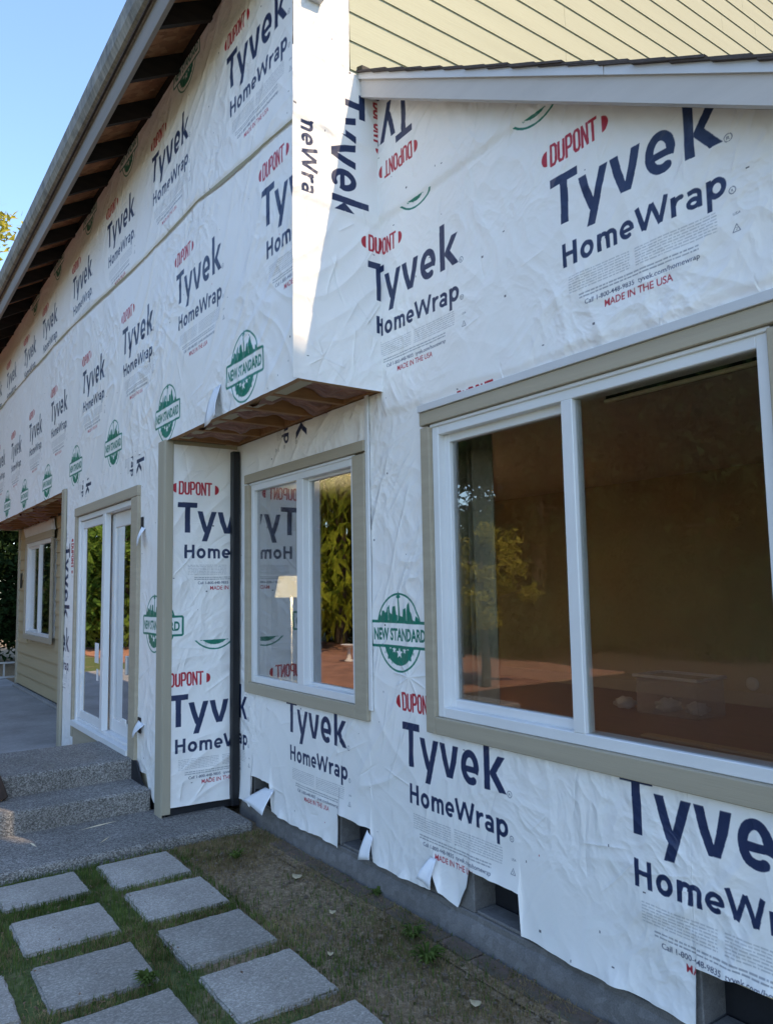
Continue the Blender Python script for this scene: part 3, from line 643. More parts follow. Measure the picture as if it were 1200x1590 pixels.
us_low = np.unique(np.concatenate([[XS+.008], np.arange(-5.095, XS+.0, .016), bx[(bx > -5.095) & (bx < XS)]]))
us_hi = np.unique(np.concatenate([np.arange(XS-.004, XE+.01, .016), bx[(bx > XS+.01) & (bx < XE)]]))
toP0 = lambda U, V, h: (U, P0-h, V)
holes0 = [(-4.885, -3.43, .875, 2.32), (-2.865, -1.12, .895, 2.36)]
ext0 = (-5.10, -.04, 0.0, 4.30)
sheet('house_wrap', us_low, zb0, lambda u: u*0+ZO-.004+.0*u, 150, toP0, ext0, m_w0, H_, 3, holes0, loose=low_loose, label='white wrap under the overhang around the small window')
sheet('house_wrap', us_hi, zb0, lambda u: RK(u)+.03, 230, toP0, ext0, m_w0, H_, 3, holes0, steps=[(lambda u: 3.51+.004*np.sin(u*5), .015), (lambda u: 2.455+.006*np.sin(u*9), .013)], loose=low_loose, label='white wrap around the large window under the sloping rake')
# ---- wrap on the overhanging upper storey
c1 = new_canvas(-14.1, XS, ZO-.06, 5.22, 230, 20)
seamz = lambda u: np.interp(u, [-14, -8.366, -6.847, -5.575, -4.528, -3.749, XS], [4.34, 4.27, 4.175, 4.085, 4.065, 3.975, 3.93])
hi = lambda U, V: (V > seamz(U))*1.0
lo = lambda U, V: (V < seamz(U))*1.0
for u, v in [(-4.04, 4.735), (-5.452, 4.80), (-6.656, 4.76), (-7.93, 4.715), (-9.40, 4.72), (-10.56, 4.68), (-11.89, 4.69), (-13.1, 4.7)]: stamp(c1, BR, u, v, 0, 1.04, hi)
for u, v in [(-3.600, 3.700), (-4.922, 3.695), (-6.187, 3.675), (-7.493, 3.64), (-8.90, 3.635), (-10.147, 3.62), (-11.43, 3.59), (-12.7, 3.6)]: stamp(c1, BR, u, v, 0, 1.04, lo)
for k, u in enumerate([-3.835, -5.080, -6.40, -7.70, -9.01, -10.34, -11.62, -12.9]): stamp(c1, SE, u, 2.765+(.02 if k == 0 else 0), 0, 1.0, lo)
for u in (-4.75, -6.05, -7.3, -8.6, -9.9): stamp(c1, SE, u, 5.16, 0, 1.0, hi)
cr1 = []
for k in range(22): a = rn.gauss(1.0, .12); x = rn.uniform(-5.6, -3.6); z = rn.uniform(2.9, 3.7); L = rn.uniform(.25, .8); cr1.append((x, z, x+L*math.cos(a), z+L*math.sin(a), rn.uniform(.008, .016), rn.uniform(-.004, .005)))
for k in range(150):
    x = rn.uniform(-11, -3.3); z = rn.uniform(2.6, 5.1); a = rn.choice([rn.gauss(.9, .3), rn.gauss(1.5, .15), rn.gauss(.1, .2)]); L = rn.uniform(.1, .5); cr1.append((x, z, x+L*math.cos(a), z+L*math.sin(a), rn.uniform(.005, .012), rn.uniform(-.003, .004)))
m_w1 = bake('upper_wrap', c1, 5.22, 20, cr1, 1.15)
sheet('house_wrap', np.unique(np.concatenate([np.arange(-14.05, -7, .035), np.arange(-7, XS+.004, .018), [XS+.004, XS+.012]])), lambda u: ZO-.012+.004*perlin(u*4, u*0, 2), lambda u: u*0+ZT+.03, 150, lambda U, V, h: (U, P1-h, V), (-14.1, XS, ZO-.06, 5.22), m_w1, H_, 20,
      steps=[(seamz, .014), (lambda u: u*0+3.0, .0)], label='long white wrap sheets on the overhanging upper storey')
# ---- wrap on the short side wall of the upper storey
c2 = new_canvas(P1-.02, 2.32, 2.54, 5.3, 430, 33)
mid = lambda U, V: ((V < 3.925-.0*U) & (V > 3.50-.07*(U-P1)))*1.0
stamp(c2, BR, 2.168, 4.185, -90, 1.0, lambda U, V: (V > 3.505)*((V < 3.93) | (U > 2.045))*((U > 1.9) | (V > 3.545)))
stamp(c2, BR, 0.962+P1-XS+1.325-.0, 3.262, 0, 1.0) if False else None
stamp(c2, BR, 2.19, 3.262, 0, 1.0, lambda U, V: (U > 2.20)*0.0)
stamp(c2, BR, P0-(-3.325-XS)*0-.105, 3.275, 0, 1.0, lambda U, V: (U < P0)*1.0)
cr2 = []
for k in range(7): a = k*.9+rn.uniform(-.3, .3); L = rn.uniform(.05, .2); cr2.append((1.90, 2.70, 1.90+L*math.cos(a), 2.70+L*math.sin(a), .004, rn.choice((-.002, .003))))
for k in range(50):
    x = rn.uniform(P1, 2.28); z = rn.uniform(2.6, 4.9); a = rn.choice([rn.gauss(1.1, .3), rn.gauss(2.1, .3)]); L = rn.uniform(.06, .3); cr2.append((x, z, x+L*math.cos(a), z+L*math.sin(a), rn.uniform(.004, .009), rn.uniform(-.003, .004)))
m_w2 = bake('side_wrap', c2, 5.3, 33, cr2, 1.0)
s2 = [(lambda u: 3.925-.10*(u-P1)*(u-P1)*0-.05*(u-P1), .006), (lambda u: 3.52-.09*(u-P1), .006)]
sheet('house_wrap', np.arange(P1-.020, P0+.001, .013), lambda u: u*0+ZO-.012, lambda u: u*0+4.30-.0*u, 130, lambda U, V, h: (XS+h+.006*np.exp(-(U-P1)/.03), U-.006*np.exp(-(U-P1)/.02), V), (P1-.02, 2.32, 2.54, 5.3), m_w2, H_, 33, steps=s2, label='wrap on the narrow side wall with lettering running downwards')
sheet('house_wrap', np.arange(P1-.020, 2.083, .013), lambda u: u*0+4.285, lambda u: u*0+5.16, 60, lambda U, V, h: (XS+h+.003, U, V), (P1-.02, 2.32, 2.54, 5.3), m_w2, H_, 33, label='sunlit strip of plain wrap beside the yellow siding')
# ---- wrap on the lower return wall
c3 = new_canvas(P1-.02, 2.32, 0.0, 2.60, 430, 44)
for v in (2.153, .842): stamp(c3, BR, 1.830 if v > 1 else 1.775, v, 0, 1.0)
stamp(c3, SE, 2.10, 1.335, 0, 1.0, lambda U, V: ((V < 1.20))*1.0); stamp(c3, SE, 1.63, 1.315, 0, 1.0)
cr3 = []
for k in range(55):
    x = rn.uniform(P1, 2.28); z = rn.uniform(.1, 2.5); a = rn.gauss(.75, .35); L = rn.uniform(.06, .35); cr3.append((x, z, x+L*math.cos(a), z+L*math.sin(a), rn.uniform(.004, .010), rn.uniform(-.003, .005)))
m_w3 = bake('return_wrap', c3, 2.60, 44, cr3, 1.1)
sheet('house_wrap', np.arange(P1-.005, P0+.001, .013), lambda u: .112-.02*(u-P1), lambda u: u*0+ZO-.03, 150, lambda U, V, h: (XC+h*.9, U, V), (P1-.02, 2.32, 0.0, 2.60), m_w3, H_, 44, loose=lambda U, V: .01*np.clip(1-(V-.1)/.12, 0, 1)*(1+perlin(U*8, V*0, 3)), label='wrap on the shaded return wall beside the corner post')
# ---- wrap around the sliding door
c4 = new_canvas(XL-.02, XC+.02, 0.0, 2.60, 260, 55)
for (x0, x1, seedk) in ((-7.35, -7.12, 1), (-5.95, -5.60, 2)):
    stamp(c4, BR, x1, 3.02, -90, .8, lambda U, V: ((V > 2.42))*1.0)
stamp(c4, SE, -5.32, 1.315, 0, .98)
stamp(c4, BR, -7.86, 2.02, -90, 1.0, lambda U, V: (U < -7.6)*1.0); stamp(c4, BR, -8.55, 1.18, 0, 1.0, lambda U, V: (U < -7.62)*1.0)
stamp(c4, BR, -6.3, 2.15, 0, .9, lambda U, V: (U > -5.6)*0.0)
cr4 = []
for k in range(60):
    x = rn.choice([rn.uniform(-5.65, -5.1), rn.uniform(-8, -7.6), rn.uniform(-8, -5.1)]); z = rn.uniform(.3, 2.5); a = rn.gauss(.9, .4); L = rn.uniform(.06, .3); cr4.append((x, z, x+L*math.cos(a), z+L*math.sin(a), rn.uniform(.005, .01), rn.uniform(-.003, .005)))
m_w4 = bake('door_wrap', c4, 2.60, 55, cr4, 1.1)
sheet('house_wrap', np.arange(XL, XC+.001, .018), lambda u: np.interp(u, [-8.1, -7.6, -7.55, -5.66, -5.62, -5.45, -5.40, -5.30, XC], [.05, .05, .30, .30, .26, .27, .18, .11, .10]), lambda u: u*0+ZO, 110, lambda U, V, h: (U, P1-h*.8, V), (XL-.02, XC+.02, 0.0, 2.60), m_w4, H_, 55, holes=[(-7.56, -5.68, .0, 2.30)], label='wrap around the sliding door')
# tape ribbons along the seams
def tape(f, x0, x1, y, w, lab, n=160, sd=None):
    V = []; F = []
    for i in range(n):
        x = x0+(x1-x0)*i/(n-1); z = f(x)-.004; ww = w*(.25+1.1*abs(perlin(np.array([x*1.1]), np.array([.5]), 7)[0]))
        hh = float(wr_coarse(np.array([x]), np.array([z]), 20 if y < 2 else 3)[0])+.006
        V += [(x, y-hh*1.0-.010, z), (x, y-hh-.004, z-ww)]
    for i in range(n-1): F.append((2*i, 2*i+1, 2*i+3, 2*i+2))
    return link('seam_tape', mesh_from('seam_tape', V, F), M['tape'], H_, label=lab)
M['tape'] = simple('olive_seam_tape', (.34, .32, .22), .5, .1, 8, 0)
tape(lambda x: float(seamz(x)), -13.9, XS-.01, P1-.004, .030, 'long seam tape across the upper storey', 400)
tape(lambda x: 3.512+.004*math.sin(5*x), XS+.05, -1.93, P0-.004, .010, 'thin seam line on the front wall under the rake', 90)
# loose flaps at the torn edges
def flap(pts, bend, lab, mat=None):
    n = 7; V = []; F = []
    A, B, Cc, D = [Vector(p) for p in pts]            # A,B top edge; D,C bottom edge
    for j in range(n):
        for i in range(n):
            s, t = i/(n-1), j/(n-1); p = (A*(1-s)+B*s)*(1-t)+(D*(1-s)+Cc*s)*t
            p = p+Vector(bend)*(math.sin(t*2.2)*.8+.25*math.sin(s*5+t*3)); V.append(p)
    for j in range(n-1):
        for i in range(n-1): F.append((j*n+i, j*n+i+1, (j+1)*n+i+1, (j+1)*n+i))
    me = mesh_from('wrap_flap', V, F); o = link('wrap_flap', me, mat or M['flap'], H_, smooth=True, label=lab)
    md = o.modifiers.new('s', 'SOLIDIFY'); md.thickness = .0015; return o
M['flap'] = simple('wrap_plain', (.70, .72, .75), .45, .05, 9, .9, 14, spec=.45)
flap([(-4.62, P0-.02, .262), (-4.50, P0-.025, .265), (-4.505, P0-.085, .125), (-4.76, P0-.105, .165)], (0, -.018, 0), 'folded flap of wrap hanging at the first foundation vent')
flap([(-3.425, P0-.022, .285), (-3.385, P0-.02, .25), (-3.38, P0-.03, .15), (-3.455, P0-.055, .135)], (0, -.015, 0), 'curled wrap edge at the second vent')
flap([(-2.90, P0-.02, .29), (-2.86, P0-.022, .29), (-2.855, P0-.045, .17), (-2.93, P0-.07, .20)], (0, -.02, .0), 'small curled strip of wrap beside the pointed tab')
flap([(-4.26, P1-.014, 2.74), (-4.15, P1-.016, 2.76), (-4.08, P1-.060, 2.550), (-4.27, P1-.050, 2.515)], (0, -.02, 0), 'curled wrap corner hanging below the upper storey')
flap([(-5.60, P1-.012, 2.02), (-5.54, P1-.012, 2.0), (-5.46, P1-.07, 1.89), (-5.56, P1-.05, 1.87)], (0, -.02, 0), 'torn wrap tab by the door head')
flap([(-5.62, P1-.01, .62), (-5.50, P1-.012, .60), (-5.50, P1-.07, .53), (-5.60, P1-.05, .50)], (0, -.02, 0), 'torn wrap tab low beside the door')
for b_ in ((-5.635, -5.575, P1-.012, P1-.0105, 2.00, 2.09), (-5.63, -5.56, P1-.016, P1-.0145, .53, .64)): box('tar_paper', b_, M['black'], H_, bev=0, label='black backing showing through the torn wrap beside the door')
# ragged tar paper at the corner of the steps
prism('tar_paper', [(-5.70, .33), (-5.62, .335), (-5.50, .23), (-5.44, .20), (-5.40, .05), (-5.30, .04), (-5.33, .005), (-5.60, .05), (-5.70, .15)], 'y', P1-.035, P1-.022, M['black'], H_, label='ragged black tar paper at the foot of the corner post')

# ---- windows
def window(name, trim, fr, panes, yw, label, casing=(.0, .0), glass='glass', mull=None, recess=(.035, .07), sash=None, headcap=False, trim_parts=True):
    """trim=(x0,x1,z0,z1) outer, fr=(x0,x1,z0,z1) frame outer"""
    tx0, tx1, tz0, tz1 = trim; x0, x1, z0, z1 = fr; w = .045; yf = yw-.004
    f = boxes(name, [(x0, x0+w, yf, yw+.09, z0, z1), (x1-w, x1, yf, yw+.09, z0, z1), (x0+w, x1-w, yf+.001, yw+.09, z1-w, z1), (x0+w, x1-w, yf+.001, yw+.09, z0, z0+w),
                     (x0-.006, x1+.006, yf-.009, yf+.02, z1-.004, z1+.012)], M['vinyl'], H_, bev=.003, label=label)
    yc = yw-.026
    box('casing', (tx0, x0-.002, yc, yw-.001, tz0, tz1-(tz1-z1)*1.0-.0) if False else (tx0, x0-.001, yc, yw+.004, tz0, z1+.0015), M['trim'], f, bev=.003)
    box('casing', (x1+.001, tx1, yc, yw+.004, tz0, z1+.0015), M['trim'], f, bev=.003)
    box('casing', (tx0-.002, tx1+.002, yc-.002, yw+.004, z1+.0135, tz1), M['trim_h'], f, bev=.003)
    box('casing', (x0+.001, x1-.001, yc, yw+.004, tz0, z0-.001), M['trim_h'], f, bev=.003)
    if headcap: box('head_flashing', (tx0-.004, tx1+.01, yc-.012, yw+.004, tz1+.001, tz1+.036), M['drip'], f, bev=.002)
    for (a, b, c, d, rc, sw, g) in panes:               # sash and pane
        ys = yw+rc
        if sw: boxes('sash', [(a, a+sw, ys-.02, ys+.02, c, d), (b-sw, b, ys-.02, ys+.02, c, d), (a+sw, b-sw, ys-.019, ys+.02, d-sw, d), (a+sw, b-sw, ys-.019, ys+.02, c, c+sw)], M['vinyl'], f, bev=.003)
        s_ = sw or 0.0
        link('pane', boxes_mesh('pane', [(a+s_-.004, b-s_+.004, ys, ys+.005, c+s_-.004, d-s_+.004)]), M[g], f)
    if mull:
        for (a, b, y0, y1) in mull: box('mullion', (a, b, y0, y1, z0+w-.001, z1-w+.001), M['vinyl'], f, bev=.003)
    return f
P = P0-.008
window('window', (-4.918, -3.395, .842, 2.345), (-4.855, -3.515, .915, 2.27),
       [(-4.812, -4.185, .958, 2.227, .020, .0, 'glass_strong'), (-4.13, -3.558, .958, 2.227, .060, .018, 'glass_strong')], P, 'small sliding window under the overhang', mull=[(-4.20, -4.12, P-.002, P+.05)])
window('window', (-2.893, -1.095, .862, 2.390), (-2.826, -1.168, .940, 2.312),
       [(-2.785, -1.985, .983, 2.270, .055, .040, 'glass'), (-1.965, -1.208, .983, 2.270, .016, .0, 'glass')], P, 'large picture window with a narrow sliding sash', mull=[(-2.012, -1.955, P-.004, P+.055)], headcap=True)
# left jamb flashing strips beside the small window
box('jamb_strip', (-3.392, -3.362, P-.018, P-.006, .90, 2.60), M['vinyl'], H_, bev=.002, label='thin pale strip beside the small window')
# far window in the tan siding
window('window', (-12.98, -11.05, .845, 2.40), (-12.93, -11.12, .92, 2.285),
       [(-12.885, -12.02, .965, 2.24, .05, .03, 'glass'), (-12.0, -11.165, .965, 2.24, .02, .0, 'glass')], 2.255, 'small sliding window in the tan siding', mull=[(-12.03, -11.97, 2.25, 2.30)])
# sliding door
dP = P1-.012
door = boxes('sliding_door', [(-7.525, -7.470, dP, dP+.11, .36, 2.25), (-5.862, -5.812, dP, dP+.11, .36, 2.25), (-7.470, -5.862, dP+.001, dP+.11, 2.205, 2.25), (-7.525, -5.812, dP-.035, dP+.11, .325, .375), (-7.47, -5.862, dP+.012, dP+.11, .375, .40)], M['vinyl'], H_, bev=.003, label='white sliding glass door')
boxes('door_panel', [(-7.465, -7.41, dP+.02, dP+.05, .40, 2.20), (-6.680, -6.600, dP+.0, dP+.05, .40, 2.205), (-7.41, -6.68, dP+.021, dP+.05, 2.13, 2.20), (-7.41, -6.68, dP+.021, dP+.05, .40, .47)], M['vinyl'], door, bev=.003)
boxes('door_panel', [(-6.69, -6.53, dP+.07, dP+.10, .40, 2.20), (-5.915, -5.865, dP+.07, dP+.10, .40, 2.20), (-6.53, -5.915, dP+.071, dP+.10, 2.08, 2.20), (-6.53, -5.915, dP+.071, dP+.10, .40, .50)], M['vinyl'], door, bev=.003)
link('pane', boxes_mesh('pane', [(-7.415, -6.675, dP+.033, dP+.038, .465, 2.135)]), M['glass_strong'], door); link('pane', boxes_mesh('pane', [(-6.535, -5.91, dP+.083, dP+.088, .495, 2.085)]), M['glass_strong'], door)
box('casing', (-7.585, -7.527, dP-.02, dP+.02, .22, 2.252), M['trim'], door); box('casing', (-5.808, -5.650, dP-.022, dP+.02, .19, 2.252), M['trim'], door); box('casing', (-7.587, -5.648, dP-.024, dP+.02, 2.254, 2.335), M['trim_h'], door)
box('threshold_board', (-7.525, -6.57, dP-.012, dP+.02, .06, .323), M['trim_h'], door)
box('latch', (-5.88, -5.845, dP-.03, dP-.001, .92, 1.06), M['alu'], door, bev=.005); box('latch', (-5.90, -5.80, dP-.042, dP-.03, .55, .60), M['vinyl'], door, bev=.006)
boxes('sticker', [(-6.97, -6.86, dP+.030, dP+.0325, .93, 1.10), (-6.91, -6.86, dP+.030, dP+.0325, .78, .88)], M['white_plastic'], door, bev=0)
# corner boards
boxes('corner_post', [(-5.222, -5.095, P1-.024, P1-.011, .040, ZO-.002), (XC-.004, XC+.015, P1-.022, P1+.036, .072, ZO-.004)], M['post'], H_, bev=.003, label='beige corner boards standing beside the steps')
boxes('corner_post', [(XL-.045, XL+.075, P1-.035, P1-.010, .04, ZO-.004), (XL-.045, XL-.012, P1-.010, P1+.10, .04, ZO-.004)], M['post'], H_, bev=.003, label='beige corner board left of the sliding door')
box('inside_corner_post', (XC+.012, XC+.062, P0-.072, P0-.018, .06, ZO-.05), M['blackmetal'], H_, bev=.004, label='black vertical trim in the inside corner')

# ---- overhang undersides: joists, rims, insulation
def overhang(x0, x1, n):
    w = .038
    box('rim_board', (x0, x1, P1+.004, P1+.045, ZO-.004, ZO+.235), M['rim'], H_, bev=.002)
    box('floor_deck', (x0, x1, P1+.005, 2.46, ZO+.236, ZO+.26), M['osb'], H_, bev=0)
    for i in range(n+1):
        x = x0+.02+(x1-x0-.06)*i/n
        box('floor_joist', (x, x+w, P1+.046, P0+.011, ZO-.001+.0005*(i % 3), ZO+.233), M['joist'], H_, bev=.002)
        if i < n:
            xa = x+w+.002; xb = x0+.02+(x1-x0-.06)*(i+1)/n-.002; V = []; F = []; nx, ny = 9, 13
            for j in range(ny):
                for q in range(nx):
                    s, t = q/(nx-1), j/(ny-1); sag = .05*math.sin(math.pi*s)+.020*math.sin(9*t+i*2+3*s)+.022*math.sin(4*t+i)+.012*math.sin(23*t+5*s)
                    V.append((xa+(xb-xa)*s, P1+.047+(P0-.037-P1)*t, ZO+.045-sag*(.9 if i % 2 else .7)))
            for j in range(ny-1):
                for q in range(nx-1): F.append((j*nx+q, j*nx+q+1, (j+1)*nx+q+1, (j+1)*nx+q))
            link('insulation_batt', mesh_from('insulation_batt', V, F), M['kraft'], H_, smooth=True)
overhang(XC+.0, XS-.012, 5)
box('rim_board', (XS-.050, XS-.0125, P1+.046, P0+.011, ZO-.005, ZO+.23), M['rim'], H_, bev=.002)
overhang(-14.0, XL-.05, 14)
box('ledger_board', (XC+.01, XS-.06, P0-.030, P0+.011, ZO+.003, ZO+.12), M['joist'], H_, bev=.002)

# ---- tan lap siding on the recessed wall at the far left
wall_core('recess_wall_core', 2.31, 2.42, -13.8, XL, .09, ZO, [(-12.93, -11.12, .92, 2.285)])
def lap(name, axis, a0, a1, z, exp, face, mat, lab=None):
    """one bevelled lap board; axis 'x' runs along x facing -y; axis 'y' runs along y facing +x"""
    t0, t1 = (.002, .024) if axis == 'x' else (.003, .011)
    if axis == 'x': pts = [(face-t1, z), (face-t0, z+exp+.02), (face+.001, z+exp+.02), (face+.001, z)]; return prism(name, pts, 'x', a0, a1, mat, H_)
    pts = [(face+t1, z), (face+t0, z+exp+.02), (face-.001, z+exp+.02), (face-.001, z)]; return prism(name, pts, 'y', a0, a1, mat, H_)
z = .10; k = 0
while z < 2.5:
    e = .165; zt = z+e
    segs = [(-13.75, XL-.05)]
    if zt > .86 and z < 2.38: segs = [(-13.75, -12.985), (-11.045, XL-.05)]
    for a, b in segs: lap('siding_board', 'x', a, b, z, e if z+e < 2.56 else 2.565-z, 2.309, M['siding_tan'])
    z += e; k += 1
boxes('corner_post', [(-13.86, -13.75, 2.275, 2.31, .08, ZO), (-13.86, -13.83, 2.31, 2.40, .08, ZO)], M['post'], H_, bev=.003, label='corner board at the far end of the tan wall')
# scraps of wrap around that window
flap([(-13.5, 2.285, 2.58), (-11.2, 2.285, 2.58), (-11.0, 2.268, 2.40), (-13.1, 2.268, 2.37)], (0, -.006, 0), 'strip of wrap above the far window', M['flap'])
boxes('wrap_scrap', [(-13.62, -13.50, 2.278, 2.280, 1.62, 1.86), (-13.04, -12.99, 2.278, 2.280, 1.62, 1.90)], M['black'], H_, bev=0, label='black flashing ends beside the far window')

# ---- pale yellow lap siding on the upper side wall
z = 4.155; e = .1675
while z < 7.75:
    y0 = max(2.085, 1.80+(z+e-5.16)/.583); y1 = min(10.9, 11.2-(z+e-5.16)/.583)
    if y1-y0 > .3:
        cut = y0+random.uniform(1.4, 3.8)
        for a, b in ((y0, cut-.001), (cut+.001, y1)):
            if b > a+.1: lap('siding_board', 'y', a, b, z, e, XS, M['siding_yel'])
    z += e

# ---- lower roof (over the large window) and its rake
sl = -.579; ang = math.atan(sl)
def rake_pts(x0, x1, o0, o1): return [(x0, RK(x0)+o0), (x1, RK(x1)+o0), (x1, RK(x1)+o1), (x0, RK(x0)+o1)]
YR = 2.140
prism('rake_board', rake_pts(XS+.025, .38, 0, .112), 'y', YR, YR+.035, M['rake'], H_)
prism('rake_drip_edge', rake_pts(XS+.022, -1.62, .100, .140), 'y', YR-.014, YR-.001, M['drip'], H_)
prism('rake_drip_edge', rake_pts(-1.618, .38, .100, .140), 'y', YR-.012, YR-.001, M['drip'], H_)
prism('rake_soffit', rake_pts(XS+.025, .38, .045, .060), 'y', YR+.036, P0+.15, M['rake'], H_)
prism('roof_deck', rake_pts(XS+.012, .38, .124, .139), 'y', YR+.001, 11.3, M['osb'], H_)
def course_mesh(L, yl, th=.008):
    bm = bmesh.new(); bmesh.ops.create_cube(bm, size=1.0); bmesh.ops.transform(bm, matrix=Matrix.Translation((0, yl/2, th/2)) @ Matrix.Diagonal((L, yl, th, 1)), verts=bm.verts)
    me = bpy.data.meshes.new('shingle_course'); bm.to_mesh(me); bm.free(); me.materials.append(M['shingle']); return me
cm = course_mesh(.30, 9.2); n = 0; x = XS+.16
while x < .45:
    o = link('shingle_course', cm, None, H_); o.location = (x, YR-.020-random.uniform(0, .012), RK(x)+.139); o.rotation_euler = (0, -ang-.030-random.uniform(0, .012), 0); x += .142
prism('step_flashing', [(XS+.004, RK(XS)+.15), (XS+.06, RK(XS)+.12), (XS+.06, RK(XS)+.145), (XS+.004, RK(XS)+.165)], 'y', YR-.012, 2.6, M['blackmetal'], H_)
box('eave_fascia', (.35, .385, YR+.036, 11.3, RK(.35)-.0, RK(.35)+.13), M['fascia'], H_)
# small fixture at the top of the wrapped corner
hb = boxes('hood_vent', [(XS+.012, XS+.055, 1.80, 1.90, 4.60, 4.66)], M['drip'], H_, bev=.004); box('opening', (XS+.0555, XS+.057, 1.81, 1.89, 4.605, 4.64), M['blackmetal'], hb, bev=0)

# ---- main roof and its open eave
YF = 1.36; ZF = 4.915; SLP = .583
roofz = lambda y: ZF+.165+(y-YF)*SLP           # top of the rafters
def rafter_mesh():
    pts = [(YF+.03, roofz(YF+.03)-.14), (P1+.25, roofz(P1+.25)-.14), (P1+.25, roofz(P1+.25)), (YF+.03, roofz(YF+.03))]
    V = [(x, p[0], p[1]) for x in (-.02, .02) for p in pts]; F = [(0, 1, 2, 3), (7, 6, 5, 4)]+[(i, i+4, (i+1) % 4+4, (i+1) % 4) for i in range(4)]
    me = mesh_from('rafter', V, F); me.materials.append(M['rafter']); return me
rm = rafter_mesh(); x = -3.135+.6
pos = []; x = -3.70
while x > -14.2: pos.append(x); x -= .598
for x in [-3.10]+pos:
    o = link('rafter', rm, None, H_); o.location.x = x
for i in range(len(pos)+1):
    xa = ([-3.10]+pos)[i]; xb = (pos+[-14.3])[i]
    prism('sheathing_panel', [(YF+.03, roofz(YF+.03)+.001), (P1+.30, roofz(P1+.30)+.001), (P1+.30, roofz(P1+.30)+.016), (YF+.03, roofz(YF+.03)+.016)], 'x', xb+.002, xa-.002, M['osb'], H_)
    box('blocking', (xb+.022, xa-.022, P1+.0, P1+.010, roofz(P1)-.11, roofz(P1)-.002), M['rafter'], H_, bev=0)
prism('roof_underlay', [(P1+.31, roofz(P1+.31)+.0), (6.5, roofz(6.5)), (11.9, roofz(6.5)-5.4*SLP), (11.9, roofz(6.5)-5.4*SLP+.02), (6.5, roofz(6.5)+.02), (P1+.31, roofz(P1+.31)+.02)], 'x', -14.3, XS+.30, M['osb'], H_)
box('fascia_board', (-14.3, XS+.30, YF, YF+.028, ZF, ZF+.215), M['fascia'], H_, bev=.003)
prism('gutter', [(YF-.001, ZF+.175), (YF-.050, ZF+.195), (YF-.075, ZF+.250), (YF-.085, ZF+.345), (YF-.078, ZF+.350), (YF-.070, ZF+.345), (YF-.060, ZF+.255), (YF-.040, ZF+.21), (YF-.001, ZF+.20)], 'x', -14.3, XS+.31, M['gutter'], H_)
for i in range(16):
    s0 = i/16*6.0; y = YF-.03+s0
    if y > 6.4: break
    prism('shingle_course', [(y, roofz(y)+.020), (y+.42, roofz(y+.42)+.018), (y+.42, roofz(y+.42)+.026), (y, roofz(y)+.034)], 'x', -14.32, XS+.32, M['shingle'], H_)
prism('far_roof_slope', [(6.35, roofz(6.35)+.03), (6.5, roofz(6.5)+.03), (11.95, roofz(6.5)-5.45*SLP+.02), (11.95, roofz(6.5)-5.45*SLP+.035), (6.5, roofz(6.5)+.055), (6.35, roofz(6.35)+.045)], 'x', -14.32, XS+.32, M['shingle'], H_)

# ------------------------------------------------------------------ inside things
def curtain():
    V = []; F = []; n = 60
    for i in range(n):
        s = i/(n-1); x = -3.16+.36*s; y = 2.60+.045*math.sin(s*34)+.02*math.sin(s*13)
        V += [(x, y, .42), (x, y, 2.55)]
    for i in range(n-1): F.append((2*i, 2*i+2, 2*i+3, 2*i+1))
    o = link('curtain', mesh_from('curtain', V, F), M['curtain'], smooth=True); md = o.modifiers.new('s', 'SOLIDIFY'); md.thickness = .004
    return tag(o, 'tan pleated curtain drawn to the left side inside the large window', 'curtain')
curtain()
rs = thing('roller_shade', 'rolled up shade with a cream bottom bar at the head of the large window', 'window shade', loc=(-1.5, 2.46, 2.268))
boxes('cassette', [(-.44, .34, -.0, .07, .015, .10)], M['darkcas'], rs); boxes('bottom_bar', [(-.44, .34, -.012, .012, .0, .013)], M['cream'], rs, bev=.002)
sb = thing('storage_bin', 'clear plastic storage bin lying on the wooden floor behind the large window', 'bin', loc=(-4.05, 5.95, .401))
boxes('tub', [(-.3, .3, -.2, -.19, .0, .33), (-.3, .3, .19, .2, .0, .33), (-.3, -.29, -.19, .19, .0, .33), (.29, .3, -.19, .19, .0, .33), (-.3, .3, -.2, .2, 0, .008)], M['clear'], sb, bev=.003); boxes('rim', [(-.32, .32, -.22, -.2, .31, .335), (-.32, .32, .2, .22, .31, .335), (-.32, -.3, -.2, .2, .31, .335), (.3, .32, -.2, .2, .31, .335)], M['white_plastic'], sb, bev=.004)
def blob(name, loc, r, mat, lab, cat, sq=.6, grp=None):
    bm = bmesh.new(); bmesh.ops.create_icosphere(bm, subdivisions=3, radius=r)
    for v in bm.verts:
        q = v.co.normalized(); f = 1+.28*math.sin(q.x*7+q.y*5+loc[0]*9)*math.sin(q.z*6+q.y*8); v.co = Vector((v.co.x*f, v.co.y*f, max(-r*.5, v.co.z*f*sq)))
    me = bpy.data.meshes.new(name); bm.to_mesh(me); bm.free(); o = link(name, me, mat, smooth=True); o.location = (loc[0], loc[1], loc[2]+r*.5); return tag(o, lab, cat, grp)
blob('plastic_bag', (-4.55, 5.85, .402), .09, M['white_plastic'], 'crumpled white plastic bag left of the clear bin inside', 'bag')
blob('plastic_bag', (-4.15, 5.93, .410), .10, M['white_plastic'], 'crumpled white bag inside the clear bin', 'bag')
blob('plastic_bag', (-3.90, 5.97, .410), .09, M['white_plastic'], 'smaller crumpled bag in the right end of the clear bin', 'bag')
blob('plastic_bag', (-3.35, 6.35, .402), .08, M['white_plastic'], 'crumpled white bag right of the clear bin by the baseboard', 'bag')
